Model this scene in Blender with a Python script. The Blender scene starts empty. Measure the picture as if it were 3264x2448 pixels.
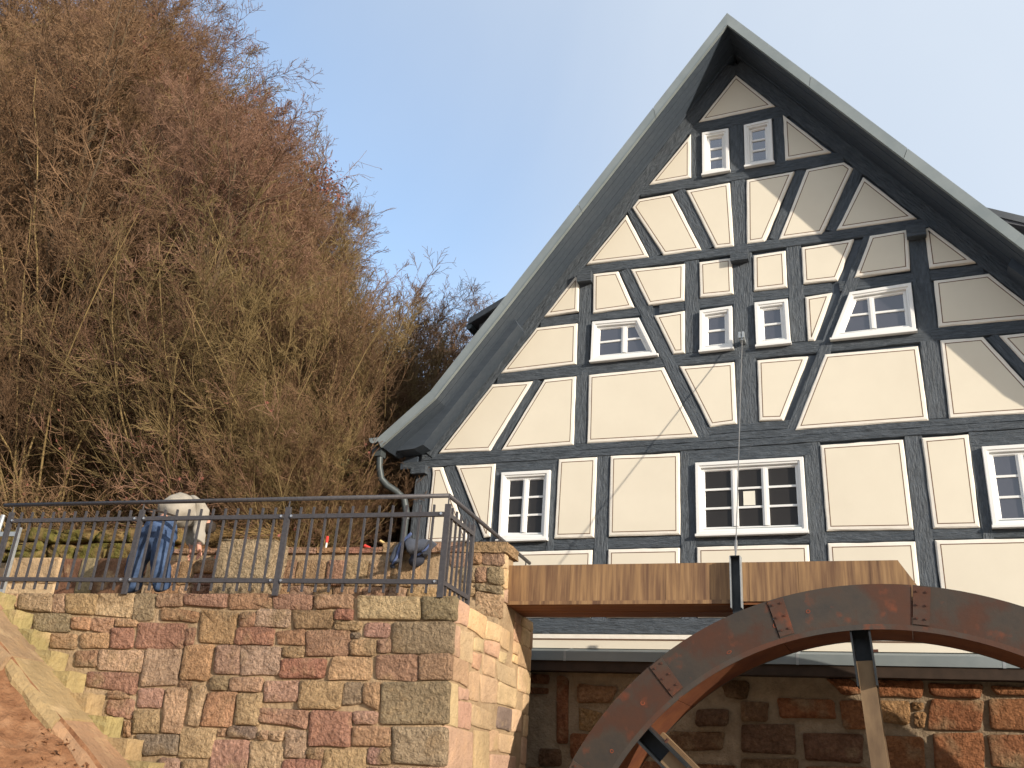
import bpy, bmesh, math, random
import numpy as np
from mathutils import Vector, Matrix
random.seed(7)
SC = bpy.context.scene
COL = SC.collection
PI = math.pi

# ---------------------------------------------------------------- camera, sky, sun, exposure
cam_d = bpy.data.cameras.new('camera')
cam = bpy.data.objects.new('camera', cam_d)
COL.objects.link(cam)
Rr = (0.927368, 0.368502, 0.064771); Uu = (0.090235, -0.388282, 0.917112); Bb = (0.363107, -0.844656, -0.393332)
cam.matrix_world = Matrix(((Rr[0], Uu[0], Bb[0], 0), (Rr[1], Uu[1], Bb[1], 0), (Rr[2], Uu[2], Bb[2], 0), (0, 0, 0, 1)))
cam_d.sensor_width = 36; cam_d.lens = 33.085; cam_d.clip_start = 0.1; cam_d.clip_end = 3000
SC.camera = cam

SUN = Vector((2.05, -1.0, 0.62)).normalized()          # direction towards the sun
world = bpy.data.worlds.new('World'); SC.world = world; world.use_nodes = True
nt = world.node_tree; nt.nodes.clear()
sky = nt.nodes.new('ShaderNodeTexSky'); sky.sky_type = 'NISHITA'; sky.sun_disc = False
sky.sun_elevation = math.asin(SUN.z); sky.sun_rotation = math.atan2(SUN.x, SUN.y)
sky.altitude = 300; sky.air_density = 1.0; sky.dust_density = 4.0; sky.ozone_density = 1.0
bg = nt.nodes.new('ShaderNodeBackground'); bg.inputs['Strength'].default_value = 0.15
wo = nt.nodes.new('ShaderNodeOutputWorld')

# thin high haze that whitens the sky towards the sun's side, with faint streaks
tcw = nt.nodes.new('ShaderNodeTexCoord'); dt = nt.nodes.new('ShaderNodeVectorMath'); dt.operation = 'DOT_PRODUCT'; dt.inputs[1].default_value = SUN
nt.links.new(tcw.outputs['Generated'], dt.inputs[0])
mr = nt.nodes.new('ShaderNodeMapRange'); mr.interpolation_type = 'SMOOTHSTEP'
for i_, v_ in ((1, -0.73), (2, 0.0), (3, 0.0), (4, 0.85)): mr.inputs[i_].default_value = v_
nt.links.new(dt.outputs['Value'], mr.inputs[0])
nw = nt.nodes.new('ShaderNodeTexNoise'); nw.inputs['Scale'].default_value = 2.2; nw.inputs['Detail'].default_value = 5; nw.inputs['Distortion'].default_value = 0.6
nt.links.new(tcw.outputs['Generated'], nw.inputs['Vector'])
ma = nt.nodes.new('ShaderNodeMath'); ma.operation = 'MULTIPLY_ADD'; ma.inputs[1].default_value = 0.46; ma.use_clamp = True
mb_ = nt.nodes.new('ShaderNodeMath'); mb_.operation = 'SUBTRACT'; mb_.inputs[1].default_value = 0.23
nt.links.new(mr.outputs[0], mb_.inputs[0]); nt.links.new(nw.outputs[0], ma.inputs[0]); nt.links.new(mb_.outputs[0], ma.inputs[2])
vm = nt.nodes.new('ShaderNodeMix'); vm.data_type = 'RGBA'; vm.inputs[7].default_value = (2.0, 2.2, 2.45, 1)
nt.links.new(ma.outputs[0], vm.inputs[0]); nt.links.new(sky.outputs[0], vm.inputs[6]); nt.links.new(vm.outputs[2], bg.inputs[0])
nt.links.new(bg.outputs[0], wo.inputs[0])
sd = bpy.data.lights.new('sun', 'SUN'); sd.energy = 2.15; sd.angle = math.radians(0.6); sd.color = (1.0, 0.885, 0.74)
so = bpy.data.objects.new('sun', sd); COL.objects.link(so)
so.rotation_euler = (-SUN).to_track_quat('-Z', 'Y').to_euler()
SC.view_settings.view_transform = 'Standard'; SC.view_settings.look = 'None'
SC.view_settings.gamma = 1; SC.view_settings.use_curve_mapping = False
SC.view_settings.exposure = 1.38

# ---------------------------------------------------------------- frames
WX = Vector((0.99570764, 0.09255432, 0)); WY = Vector((-0.09255432, 0.99570764, 0)); ZZ = Vector((0, 0, 1))
XW = -3.236                                             # side face of the stone terrace, along WX
def W(x, d, z): return WX * x + WY * d + ZZ * z         # terrace frame -> world

# ---------------------------------------------------------------- materials
def node_mat(name):
    m = bpy.data.materials.new(name); m.use_nodes = True
    return m, m.node_tree, m.node_tree.nodes['Principled BSDF']
def N(t, typ, **kw):
    n = t.nodes.new(typ)
    for k, v in kw.items():
        if k in n.inputs: n.inputs[k].default_value = v
        else: setattr(n, k, v)
    return n
def mat(name, cols, rough=0.8, scale=8.0, stretch=(1, 1, 1), detail=6, bump=0.0, bscale=None, bdist=0.02, metal=0.0, coord='Object', spots=None, spec=0.3, objcol=False, rand=0.0, nrough=0.6, speck=None, stain=False):
    """noise-mixed colours + bump; cols = list of (position, rgb)"""
    m, t, b = node_mat(name)
    tc = N(t, 'ShaderNodeTexCoord'); mp = N(t, 'ShaderNodeMapping')
    mp.inputs['Scale'].default_value = stretch
    t.links.new(tc.outputs[coord], mp.inputs[0])
    src = mp.outputs[0]
    oi = N(t, 'ShaderNodeObjectInfo')
    ad = N(t, 'ShaderNodeVectorMath', operation='ADD')
    mu = N(t, 'ShaderNodeMath', operation='MULTIPLY'); mu.inputs[1].default_value = 37.0
    t.links.new(oi.outputs['Random'], mu.inputs[0]); t.links.new(src, ad.inputs[0]); t.links.new(mu.outputs[0], ad.inputs[1]); src = ad.outputs[0]
    nz = N(t, 'ShaderNodeTexNoise'); nz.inputs['Scale'].default_value = scale; nz.inputs['Detail'].default_value = detail; nz.inputs['Roughness'].default_value = nrough
    t.links.new(src, nz.inputs['Vector'])
    cr = N(t, 'ShaderNodeValToRGB')
    el = cr.color_ramp.elements
    while len(el) < len(cols): el.new(0.5)
    for e, (p, c) in zip(el, cols): e.position = p; e.color = (*c, 1)
    t.links.new(nz.outputs[0], cr.inputs[0])
    out = cr.outputs[0]
    if objcol:
        mx = N(t, 'ShaderNodeMix', data_type='RGBA', blend_type='MULTIPLY'); mx.inputs[0].default_value = 1.0
        t.links.new(out, mx.inputs[6]); t.links.new(oi.outputs['Color'], mx.inputs[7]); out = mx.outputs[2]
    if spots:
        n2 = N(t, 'ShaderNodeTexNoise'); n2.inputs['Scale'].default_value = spots[0]; n2.inputs['Detail'].default_value = 5
        t.links.new(src, n2.inputs['Vector'])
        r2 = N(t, 'ShaderNodeValToRGB'); r2.color_ramp.elements[0].position = spots[1]; r2.color_ramp.elements[1].position = spots[2]
        t.links.new(n2.outputs[0], r2.inputs[0])
        mx2 = N(t, 'ShaderNodeMix', data_type='RGBA'); t.links.new(r2.outputs[0], mx2.inputs[0]); t.links.new(out, mx2.inputs[6]); mx2.inputs[7].default_value = (*spots[3], 1)
        out = mx2.outputs[2]
    if speck:
        n3 = N(t, 'ShaderNodeTexNoise'); n3.inputs['Scale'].default_value = speck[0]; n3.inputs['Detail'].default_value = 4; n3.inputs['Roughness'].default_value = 0.7
        t.links.new(src, n3.inputs['Vector']); r3 = N(t, 'ShaderNodeMapRange'); r3.inputs[1].default_value = 0.34; r3.inputs[2].default_value = 0.62; r3.inputs[3].default_value = speck[1]; r3.inputs[4].default_value = speck[2]
        t.links.new(n3.outputs[0], r3.inputs[0]); m3 = N(t, 'ShaderNodeVectorMath', operation='SCALE'); t.links.new(out, m3.inputs[0]); t.links.new(r3.outputs[0], m3.inputs['Scale']); out = m3.outputs[0]
    if stain:
        ge = N(t, 'ShaderNodeNewGeometry'); n4 = N(t, 'ShaderNodeTexNoise'); n4.inputs['Scale'].default_value = 1.1; n4.inputs['Detail'].default_value = 6
        t.links.new(ge.outputs['Position'], n4.inputs['Vector']); r4 = N(t, 'ShaderNodeMapRange'); r4.inputs[1].default_value = 0.35; r4.inputs[2].default_value = 0.65; r4.inputs[3].default_value = 0.84; r4.inputs[4].default_value = 1.1
        t.links.new(n4.outputs[0], r4.inputs[0]); m4 = N(t, 'ShaderNodeVectorMath', operation='SCALE'); t.links.new(out, m4.inputs[0]); t.links.new(r4.outputs[0], m4.inputs['Scale']); out = m4.outputs[0]
    if rand:
        hs = N(t, 'ShaderNodeHueSaturation'); mr = N(t, 'ShaderNodeMapRange')
        mr.inputs[3].default_value = 1 - rand; mr.inputs[4].default_value = 1 + rand
        t.links.new(oi.outputs['Random'], mr.inputs[0]); t.links.new(mr.outputs[0], hs.inputs['Value']); t.links.new(out, hs.inputs['Color']); out = hs.outputs[0]
    t.links.new(out, b.inputs['Base Color'])
    b.inputs['Roughness'].default_value = rough; b.inputs['Metallic'].default_value = metal
    b.inputs['Specular IOR Level'].default_value = spec
    if bump:
        nb = N(t, 'ShaderNodeTexNoise'); nb.inputs['Scale'].default_value = bscale or scale * 3; nb.inputs['Detail'].default_value = 7; nb.inputs['Roughness'].default_value = 0.62
        t.links.new(src, nb.inputs['Vector'])
        bp = N(t, 'ShaderNodeBump'); bp.inputs['Strength'].default_value = bump; bp.inputs['Distance'].default_value = bdist
        t.links.new(nb.outputs[0], bp.inputs['Height']); t.links.new(bp.outputs[0], b.inputs['Normal'])
    return m

M = {}
M['timber'] = mat('blue_grey_timber', [(0.3, (0.052, 0.066, 0.082)), (0.7, (0.088, 0.105, 0.125))], speck=(7, 0.75, 1.2), rough=0.58, scale=5, stretch=(1, 5, 5), bump=1.0, bscale=9, bdist=0.04, spec=0.35)
M['timber_smooth'] = mat('blue_grey_board', [(0.3, (0.044, 0.058, 0.078)), (0.7, (0.060, 0.076, 0.098))], rough=0.5, scale=3, stretch=(1, 6, 6), bump=0.12, bscale=10, bdist=0.01, spec=0.4)
M['cream'] = mat('cream_plaster', [(0.3, (0.70, 0.645, 0.53)), (0.7, (0.75, 0.695, 0.575))], rough=0.9, scale=1.3, bump=0.15, bscale=60, bdist=0.004)
M['white_plaster'] = mat('white_plaster', [(0.3, (0.76, 0.72, 0.64)), (0.7, (0.84, 0.80, 0.72))], rough=0.85, scale=6, bump=0.35, bscale=14, bdist=0.01)
M['line'] = mat('brown_line_paint', [(0.3, (0.12, 0.06, 0.035)), (0.7, (0.16, 0.09, 0.05))], rough=0.8)
M['white'] = mat('white_window_paint', [(0.3, (0.76, 0.77, 0.76)), (0.7, (0.82, 0.82, 0.80))], rough=0.4, scale=4, spec=0.5)
M['zinc'] = mat('grey_green_metal', [(0.3, (0.20, 0.235, 0.245)), (0.7, (0.27, 0.305, 0.31))], rough=0.55, scale=1.5, metal=0.25, bump=0.1, bscale=4, bdist=0.01)
M['sheet'] = mat('anthracite_sheet', [(0.3, (0.09, 0.10, 0.11)), (0.7, (0.13, 0.14, 0.15))], rough=0.5, scale=2, metal=0.2)
M['pipe'] = mat('slate_pipe', [(0.3, (0.05, 0.062, 0.066)), (0.7, (0.075, 0.088, 0.092))], rough=0.45, scale=3, metal=0.2)
M['slate'] = mat('slate_roof', [(0.3, (0.06, 0.065, 0.075)), (0.7, (0.12, 0.125, 0.14))], rough=0.7, scale=8, bump=0.3)
M['rail'] = mat('anthracite_rail_paint', [(0.3, (0.052, 0.050, 0.055)), (0.7, (0.078, 0.075, 0.082))], rough=0.5, scale=30, bump=0.1, bscale=90, bdist=0.002, metal=0.15)
M['galv'] = mat('galvanised_steel', [(0.3, (0.30, 0.33, 0.35)), (0.7, (0.45, 0.48, 0.5))], rough=0.45, scale=20, metal=0.5)
M['bolt'] = mat('bolt_steel', [(0.3, (0.55, 0.55, 0.55)), (0.7, (0.7, 0.7, 0.7))], rough=0.3, scale=20, metal=0.9)
M['rough_stone'] = mat('hewn_sandstone', [(0.25, (0.60, 0.58, 0.54)), (0.42, (0.86, 0.84, 0.80)), (0.58, (1.02, 1.0, 0.95)), (0.74, (1.22, 1.16, 1.02))], rough=0.95, scale=6, detail=10, nrough=0.68, bump=1.0, bscale=24, bdist=0.13, objcol=True, spots=(3.0, 0.54, 0.72, (0.36, 0.25, 0.145)), speck=(22, 0.74, 1.22), stain=True, spec=0.15)
M['smooth_stone'] = mat('sawn_sandstone', [(0.25, (0.72, 0.70, 0.67)), (0.5, (0.98, 0.96, 0.94)), (0.75, (1.18, 1.12, 1.0))], rough=0.9, scale=4, detail=10, nrough=0.7, bump=0.8, bscale=20, bdist=0.04, stain=True, objcol=True, spots=(2.2, 0.60, 0.76, (0.50, 0.36, 0.2)), spec=0.15)
M['mortar'] = mat('sand_mortar', [(0.3, (0.32, 0.225, 0.135)), (0.7, (0.44, 0.325, 0.205))], rough=0.95, scale=7, detail=8, bump=0.9, bscale=22, bdist=0.03, spec=0.1, stain=True)
M['dark_mortar'] = mat('grey_mortar', [(0.3, (0.22, 0.165, 0.11)), (0.7, (0.34, 0.265, 0.18))], rough=0.95, scale=7, detail=8, bump=1.0, bscale=20, bdist=0.04, spec=0.1)
M['moss_stone'] = mat('mossy_rock', [(0.3, (0.17, 0.10, 0.05)), (0.45, (0.20, 0.14, 0.06)), (0.56, (0.13, 0.12, 0.03)), (0.8, (0.24, 0.17, 0.09))], rough=0.95, scale=3.2, detail=9, bump=1.0, bscale=12, bdist=0.06, spec=0.1)
M['rust'] = mat('rusted_steel', [(0.3, (0.048, 0.047, 0.045)), (0.47, (0.072, 0.058, 0.048)), (0.56, (0.085, 0.045, 0.032)), (0.75, (0.11, 0.045, 0.026))], rough=0.6, scale=1.6, detail=10, bump=0.35, bscale=20, bdist=0.006, metal=0.35, spots=(4.5, 0.60, 0.74, (0.19, 0.06, 0.03)), rand=0.15, coord='Object')
M['rust_red'] = mat('red_rust', [(0.3, (0.06, 0.026, 0.018)), (0.7, (0.10, 0.04, 0.027))], rough=0.8, scale=4, detail=8, bump=0.3, bscale=25, bdist=0.006)
M['sole'] = mat('rust_sole', [(0.3, (0.10, 0.032, 0.018)), (0.7, (0.18, 0.065, 0.025))], rough=0.75, scale=3, detail=8, bump=0.3, bscale=18, bdist=0.006)
M['spoke'] = mat('weathered_spoke', [(0.3, (0.10, 0.065, 0.04)), (0.6, (0.22, 0.15, 0.085)), (0.8, (0.15, 0.12, 0.10))], rough=0.8, scale=4, stretch=(1, 1, 0.3), detail=8, bump=0.3, bdist=0.006)
M['chalk'] = mat('orange_chalk', [(0.3, (0.17, 0.05, 0.028)), (0.7, (0.26, 0.075, 0.038))], rough=0.9)
M['dark_board'] = mat('dark_brown_board', [(0.3, (0.03, 0.02, 0.014)), (0.7, (0.05, 0.032, 0.022))], rough=0.8)
M['steel_dark'] = mat('black_steel', [(0.3, (0.02, 0.024, 0.028)), (0.7, (0.045, 0.05, 0.055))], rough=0.45, scale=6, metal=0.4)
M['wood'] = mat('larch_plank', [(0.25, (0.09, 0.05, 0.03)), (0.42, (0.19, 0.11, 0.06)), (0.58, (0.29, 0.175, 0.085)), (0.8, (0.37, 0.24, 0.13))], rough=0.75, scale=2.4, stretch=(9, 9, 0.5), detail=9, bump=0.3, bscale=8, bdist=0.006, spots=(1.1, 0.54, 0.70, (0.12, 0.065, 0.04)))
M['wood_dark'] = mat('dark_larch', [(0.3, (0.13, 0.045, 0.018)), (0.7, (0.25, 0.10, 0.035))], rough=0.7, scale=2.2, stretch=(0.6, 6, 6), detail=9, bump=0.3, bdist=0.006)  # darker, redder larch for the rear and floor planks
M['earth'] = mat('red_earth', [(0.3, (0.16, 0.075, 0.04)), (0.5, (0.25, 0.125, 0.065)), (0.7, (0.34, 0.19, 0.105))], rough=1.0, scale=5, detail=12, bump=1.0, bscale=9, bdist=0.08, coord='Object', spec=0.05)
M['bounce_yard'] = mat('pale_bounce_yard', [(0.3, (0.36, 0.31, 0.25)), (0.5, (0.42, 0.37, 0.30)), (0.7, (0.47, 0.42, 0.35))], rough=1.0, scale=0.8, detail=12, bump=0.6, bscale=6, bdist=0.05, spec=0.1)  # unseen ground made pale to bounce fill light onto the shaded gable
M['litter'] = mat('leaf_litter', [(0.3, (0.09, 0.045, 0.022)), (0.5, (0.15, 0.08, 0.04)), (0.65, (0.20, 0.12, 0.055)), (0.8, (0.13, 0.11, 0.04))], rough=1.0, scale=1.4, detail=12, bump=1.0, bscale=5, bdist=0.2, coord='Object', spec=0.05)
M['jeans'] = mat('blue_denim', [(0.3, (0.022, 0.045, 0.105)), (0.7, (0.075, 0.12, 0.22))], rough=0.85, scale=9, bump=0.6, bscale=14, bdist=0.02)
M['shirt'] = mat('grey_sweatshirt', [(0.3, (0.27, 0.245, 0.205)), (0.7, (0.35, 0.32, 0.27))], rough=0.9, scale=6, bump=0.5, bscale=9, bdist=0.02)
M['skin'] = mat('skin', [(0.3, (0.48, 0.24, 0.17)), (0.7, (0.58, 0.31, 0.22))], rough=0.6, scale=12)
M['hair'] = mat('dark_hair', [(0.3, (0.02, 0.015, 0.012)), (0.7, (0.05, 0.035, 0.025))], rough=0.7, scale=60, bump=0.5)
M['shoe'] = mat('dark_boot', [(0.3, (0.03, 0.025, 0.02)), (0.7, (0.06, 0.05, 0.04))], rough=0.7)
M['jacket_grey'] = mat('slate_jacket_cloth', [(0.3, (0.045, 0.052, 0.07)), (0.7, (0.085, 0.095, 0.12))], rough=0.85, scale=6, bump=0.6, bscale=8, bdist=0.03)
M['jacket_blue'] = mat('blue_jacket_cloth', [(0.3, (0.045, 0.07, 0.16)), (0.7, (0.09, 0.125, 0.25))], rough=0.8, scale=8, bump=0.4)
M['jacket_dark'] = mat('black_jacket_cloth', [(0.3, (0.015, 0.018, 0.03)), (0.7, (0.03, 0.035, 0.05))], rough=0.8, scale=8)
M['red_plastic'] = mat('red_plastic', [(0.3, (0.55, 0.04, 0.03)), (0.7, (0.65, 0.07, 0.05))], rough=0.4)
M['orange_plastic'] = mat('orange_plastic', [(0.3, (0.75, 0.16, 0.04)), (0.7, (0.8, 0.22, 0.06))], rough=0.4)
M['pale_plastic'] = mat('pale_plastic', [(0.3, (0.7, 0.68, 0.6)), (0.7, (0.78, 0.76, 0.68))], rough=0.4)
M['yellow_wood'] = mat('pale_wood', [(0.3, (0.6, 0.42, 0.16)), (0.7, (0.68, 0.5, 0.22))], rough=0.6)
M['paper'] = mat('white_paper', [(0.3, (0.72, 0.70, 0.6)), (0.7, (0.76, 0.74, 0.64))], rough=0.7)
M['bark'] = mat('grey_brown_bark', [(0.3, (0.075, 0.052, 0.035)), (0.55, (0.13, 0.095, 0.06)), (0.75, (0.16, 0.14, 0.07))], rough=0.9, scale=3, stretch=(1, 1, 0.3), bump=0.5, spec=0.15, rand=0.25)
M['twig_brown'] = mat('brown_twigs', [(0.3, (0.135, 0.08, 0.044)), (0.7, (0.235, 0.145, 0.082))], rough=0.8, scale=0.5, spec=0.2, rand=0.28)
M['twig_olive'] = mat('olive_twigs', [(0.3, (0.155, 0.11, 0.048)), (0.7, (0.27, 0.195, 0.09))], rough=0.8, scale=0.5, spec=0.2, rand=0.25)
M['twig_red'] = mat('reddish_twigs', [(0.3, (0.16, 0.088, 0.057)), (0.7, (0.25, 0.15, 0.10))], rough=0.8, scale=0.5, spec=0.2, rand=0.25)
M['dry_leaf'] = mat('dry_red_leaf', [(0.3, (0.15, 0.05, 0.042)), (0.7, (0.25, 0.095, 0.065))], rough=0.8, scale=2, rand=0.2)
M['ivy'] = mat('ivy_leaf', [(0.3, (0.025, 0.035, 0.014)), (0.7, (0.05, 0.065, 0.025))], rough=0.6, scale=2)
M['straw'] = mat('dry_grass', [(0.3, (0.20, 0.125, 0.05)), (0.7, (0.36, 0.25, 0.11))], rough=0.9, scale=1.5)
M['cable'] = mat('steel_cable', [(0.3, (0.2, 0.2, 0.2)), (0.7, (0.3, 0.3, 0.3))], rough=0.5, metal=0.6)

def glass_mat(name, tint, refl):
    m, t, b = node_mat(name)
    b.inputs['Base Color'].default_value = (*tint, 1); b.inputs['Roughness'].default_value = 0.6
    gl = N(t, 'ShaderNodeBsdfGlossy'); gl.inputs['Roughness'].default_value = 0.02; gl.inputs['Color'].default_value = (0.9, 0.93, 1, 1)
    fr = N(t, 'ShaderNodeFresnel'); fr.inputs['IOR'].default_value = 1.5
    ad = N(t, 'ShaderNodeMath', operation='ADD'); ad.inputs[1].default_value = refl; t.links.new(fr.outputs[0], ad.inputs[0])
    mx = N(t, 'ShaderNodeMixShader'); t.links.new(ad.outputs[0], mx.inputs[0]); t.links.new(b.outputs[0], mx.inputs[1]); t.links.new(gl.outputs[0], mx.inputs[2])
    o = t.nodes['Material Output']; t.links.new(mx.outputs[0], o.inputs[0])
    return m
M['glass_dark'] = glass_mat('dark_window_glass', (0.010, 0.008, 0.007), -0.036)
M['glass_blue'] = glass_mat('sky_reflecting_glass', (0.025, 0.025, 0.035), 0.06)

STONE_COL = {'t': (0.50, 0.345, 0.205), 'y': (0.56, 0.395, 0.23), 'g': (0.37, 0.285, 0.19), 'b': (0.41, 0.25, 0.165), 'r': (0.42, 0.215, 0.16), 'o': (0.52, 0.31, 0.175),
             'w': (0.53, 0.365, 0.26), 'p': (0.47, 0.29, 0.215), 'k': (0.26, 0.20, 0.155), 'c': (0.50, 0.375, 0.23)}

# ---------------------------------------------------------------- object helpers
WO = {}
def tag(o, label=None, cat=None, group=None, kind=None):
    if label: o['label'] = label
    if cat: o['category'] = cat
    if group: o['group'] = group
    if kind: o['kind'] = kind
    return o
def empty(name, loc, label=None, cat=None, group=None):
    o = bpy.data.objects.new(name, None); COL.objects.link(o); o.location = loc; WO[o.name] = Vector(loc); o.empty_display_size = 0.2
    return tag(o, label, cat, group)
def link(name, me, loc, parent=None, rot=None):
    o = bpy.data.objects.new(name, me); COL.objects.link(o)
    WO[o.name] = Vector(loc)
    if parent is not None:
        o.parent = parent; o.location = Vector(loc) - WO[parent.name]
    else: o.location = loc
    if rot is not None: o.rotation_euler = rot
    return o
def mesh(name, vs, fs, mats, parent=None, fm=None, smooth=False, kind=None):
    """world-space vertices -> object with its origin at the centre of its vertices"""
    vs = [Vector(v) for v in vs]
    c = sum(vs, Vector()) / len(vs)
    me = bpy.data.meshes.new(name)
    me.from_pydata([tuple(v - c) for v in vs], [], fs)
    for m in (mats if isinstance(mats, (list, tuple)) else [mats]): me.materials.append(m)
    if fm: me.polygons.foreach_set('material_index', fm)
    if smooth: me.polygons.foreach_set('use_smooth', [True] * len(me.polygons))
    me.update()
    o = link(name, me, c, parent)
    if kind: o['kind'] = kind
    return o
def fixn(o):
    bm = bmesh.new(); bm.from_mesh(o.data); bmesh.ops.recalc_face_normals(bm, faces=bm.faces); bm.to_mesh(o.data); bm.free(); return o
class MB:
    """collects several solids into one mesh"""
    def __init__(s): s.v = []; s.f = []; s.m = []
    def add(s, vs, fs, mi=0):
        k = len(s.v); s.v += [Vector(v) for v in vs]; s.f += [tuple(i + k for i in f) for f in fs]; s.m += [mi] * len(fs)
    def prism(s, poly, dv, mi=0):
        """closed polygon (3d points) extruded along dv"""
        n = len(poly); dv = Vector(dv)
        s.add([Vector(p) for p in poly] + [Vector(p) + dv for p in poly], [tuple(range(n)), tuple(range(2 * n - 1, n - 1, -1))] + [(i, n + i, n + (i + 1) % n, (i + 1) % n) for i in range(n)], mi)
    def box(s, a, b, mi=0, ux=Vector((1, 0, 0)), uy=Vector((0, 1, 0)), uz=ZZ):
        (x0, y0, z0), (x1, y1, z1) = a, b
        P = lambda x, y, z: ux * x + uy * y + uz * z
        s.prism([P(x0, y0, z0), P(x1, y0, z0), P(x1, y0, z1), P(x0, y0, z1)], uy * (y1 - y0), mi)
    def wbox(s, a, b, mi=0): s.box(a, b, mi, WX, WY, ZZ)
    def tube(s, pts, r, n=8, mi=0, cap=True):
        pts = [Vector(p) for p in pts]; rs = r if isinstance(r, (list, tuple)) else [r] * len(pts)
        k = len(s.v); vs = []; prev = None
        for i, p in enumerate(pts):
            d = (pts[min(i + 1, len(pts) - 1)] - pts[max(i - 1, 0)]).normalized()
            if prev is None: a = d.orthogonal().normalized()
            else: a = (prev - d * prev.dot(d)).normalized()
            prev = a; b = d.cross(a)
            for j in range(n): vs.append(p + (a * math.cos(2 * PI * j / n) + b * math.sin(2 * PI * j / n)) * rs[i])
        fs = [(i * n + j, i * n + (j + 1) % n, (i + 1) * n + (j + 1) % n, (i + 1) * n + j) for i in range(len(pts) - 1) for j in range(n)]
        if cap: fs += [tuple(range(n - 1, -1, -1)), tuple(range((len(pts) - 1) * n, len(pts) * n))]
        s.add(vs, fs, mi)
    def build(s, name, mats, parent=None, smooth=False):
        o = mesh(name, s.v, s.f, mats, parent, s.m, smooth); fixn(o); return o
def box_obj(name, a, b, m, parent=None, wall=False):
    q = MB(); (q.wbox if wall else q.box)(a, b); return q.build(name, m, parent)

def inset(poly, d):
    """inset a convex polygon of 2d points by d"""
    n = len(poly); A = sum(poly[i][0] * poly[(i + 1) % n][1] - poly[(i + 1) % n][0] * poly[i][1] for i in range(n))
    sg = 1 if A > 0 else -1; out = []
    L = []
    for i in range(n):
        (x0, y0), (x1, y1) = poly[i], poly[(i + 1) % n]; l = math.hypot(x1 - x0, y1 - y0) or 1e-9
        nx, ny = -(y1 - y0) / l * sg, (x1 - x0) / l * sg
        L.append((nx, ny, nx * x0 + ny * y0 + d))
    for i in range(n):
        a, b = L[i - 1], L[i]; det = a[0] * b[1] - a[1] * b[0]
        if abs(det) < 1e-6: out.append((poly[i][0] + b[0] * d, poly[i][1] + b[1] * d))
        else: out.append(((a[2] * b[1] - b[2] * a[1]) / det, (a[0] * b[2] - b[0] * a[2]) / det))
    return out
def clip(poly, a, b, c):
    """keep a*x+b*y>=c"""
    out = []
    for i in range(len(poly)):
        p, q = poly[i], poly[(i + 1) % len(poly)]; fp = a * p[0] + b * p[1] - c; fq = a * q[0] + b * q[1] - c
        if fp >= 0: out.append(p)
        if fp * fq < 0: t = fp / (fp - fq); out.append((p[0] + (q[0] - p[0]) * t, p[1] + (q[1] - p[1]) * t))
    return out
def rect_clip(poly, x0, x1, z0, z1):
    for a, b, c in ((1, 0, x0), (-1, 0, -x1), (0, 1, z0), (0, -1, -z1)):
        poly = clip(poly, a, b, c)
        if len(poly) < 3: return []
    return poly

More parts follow.
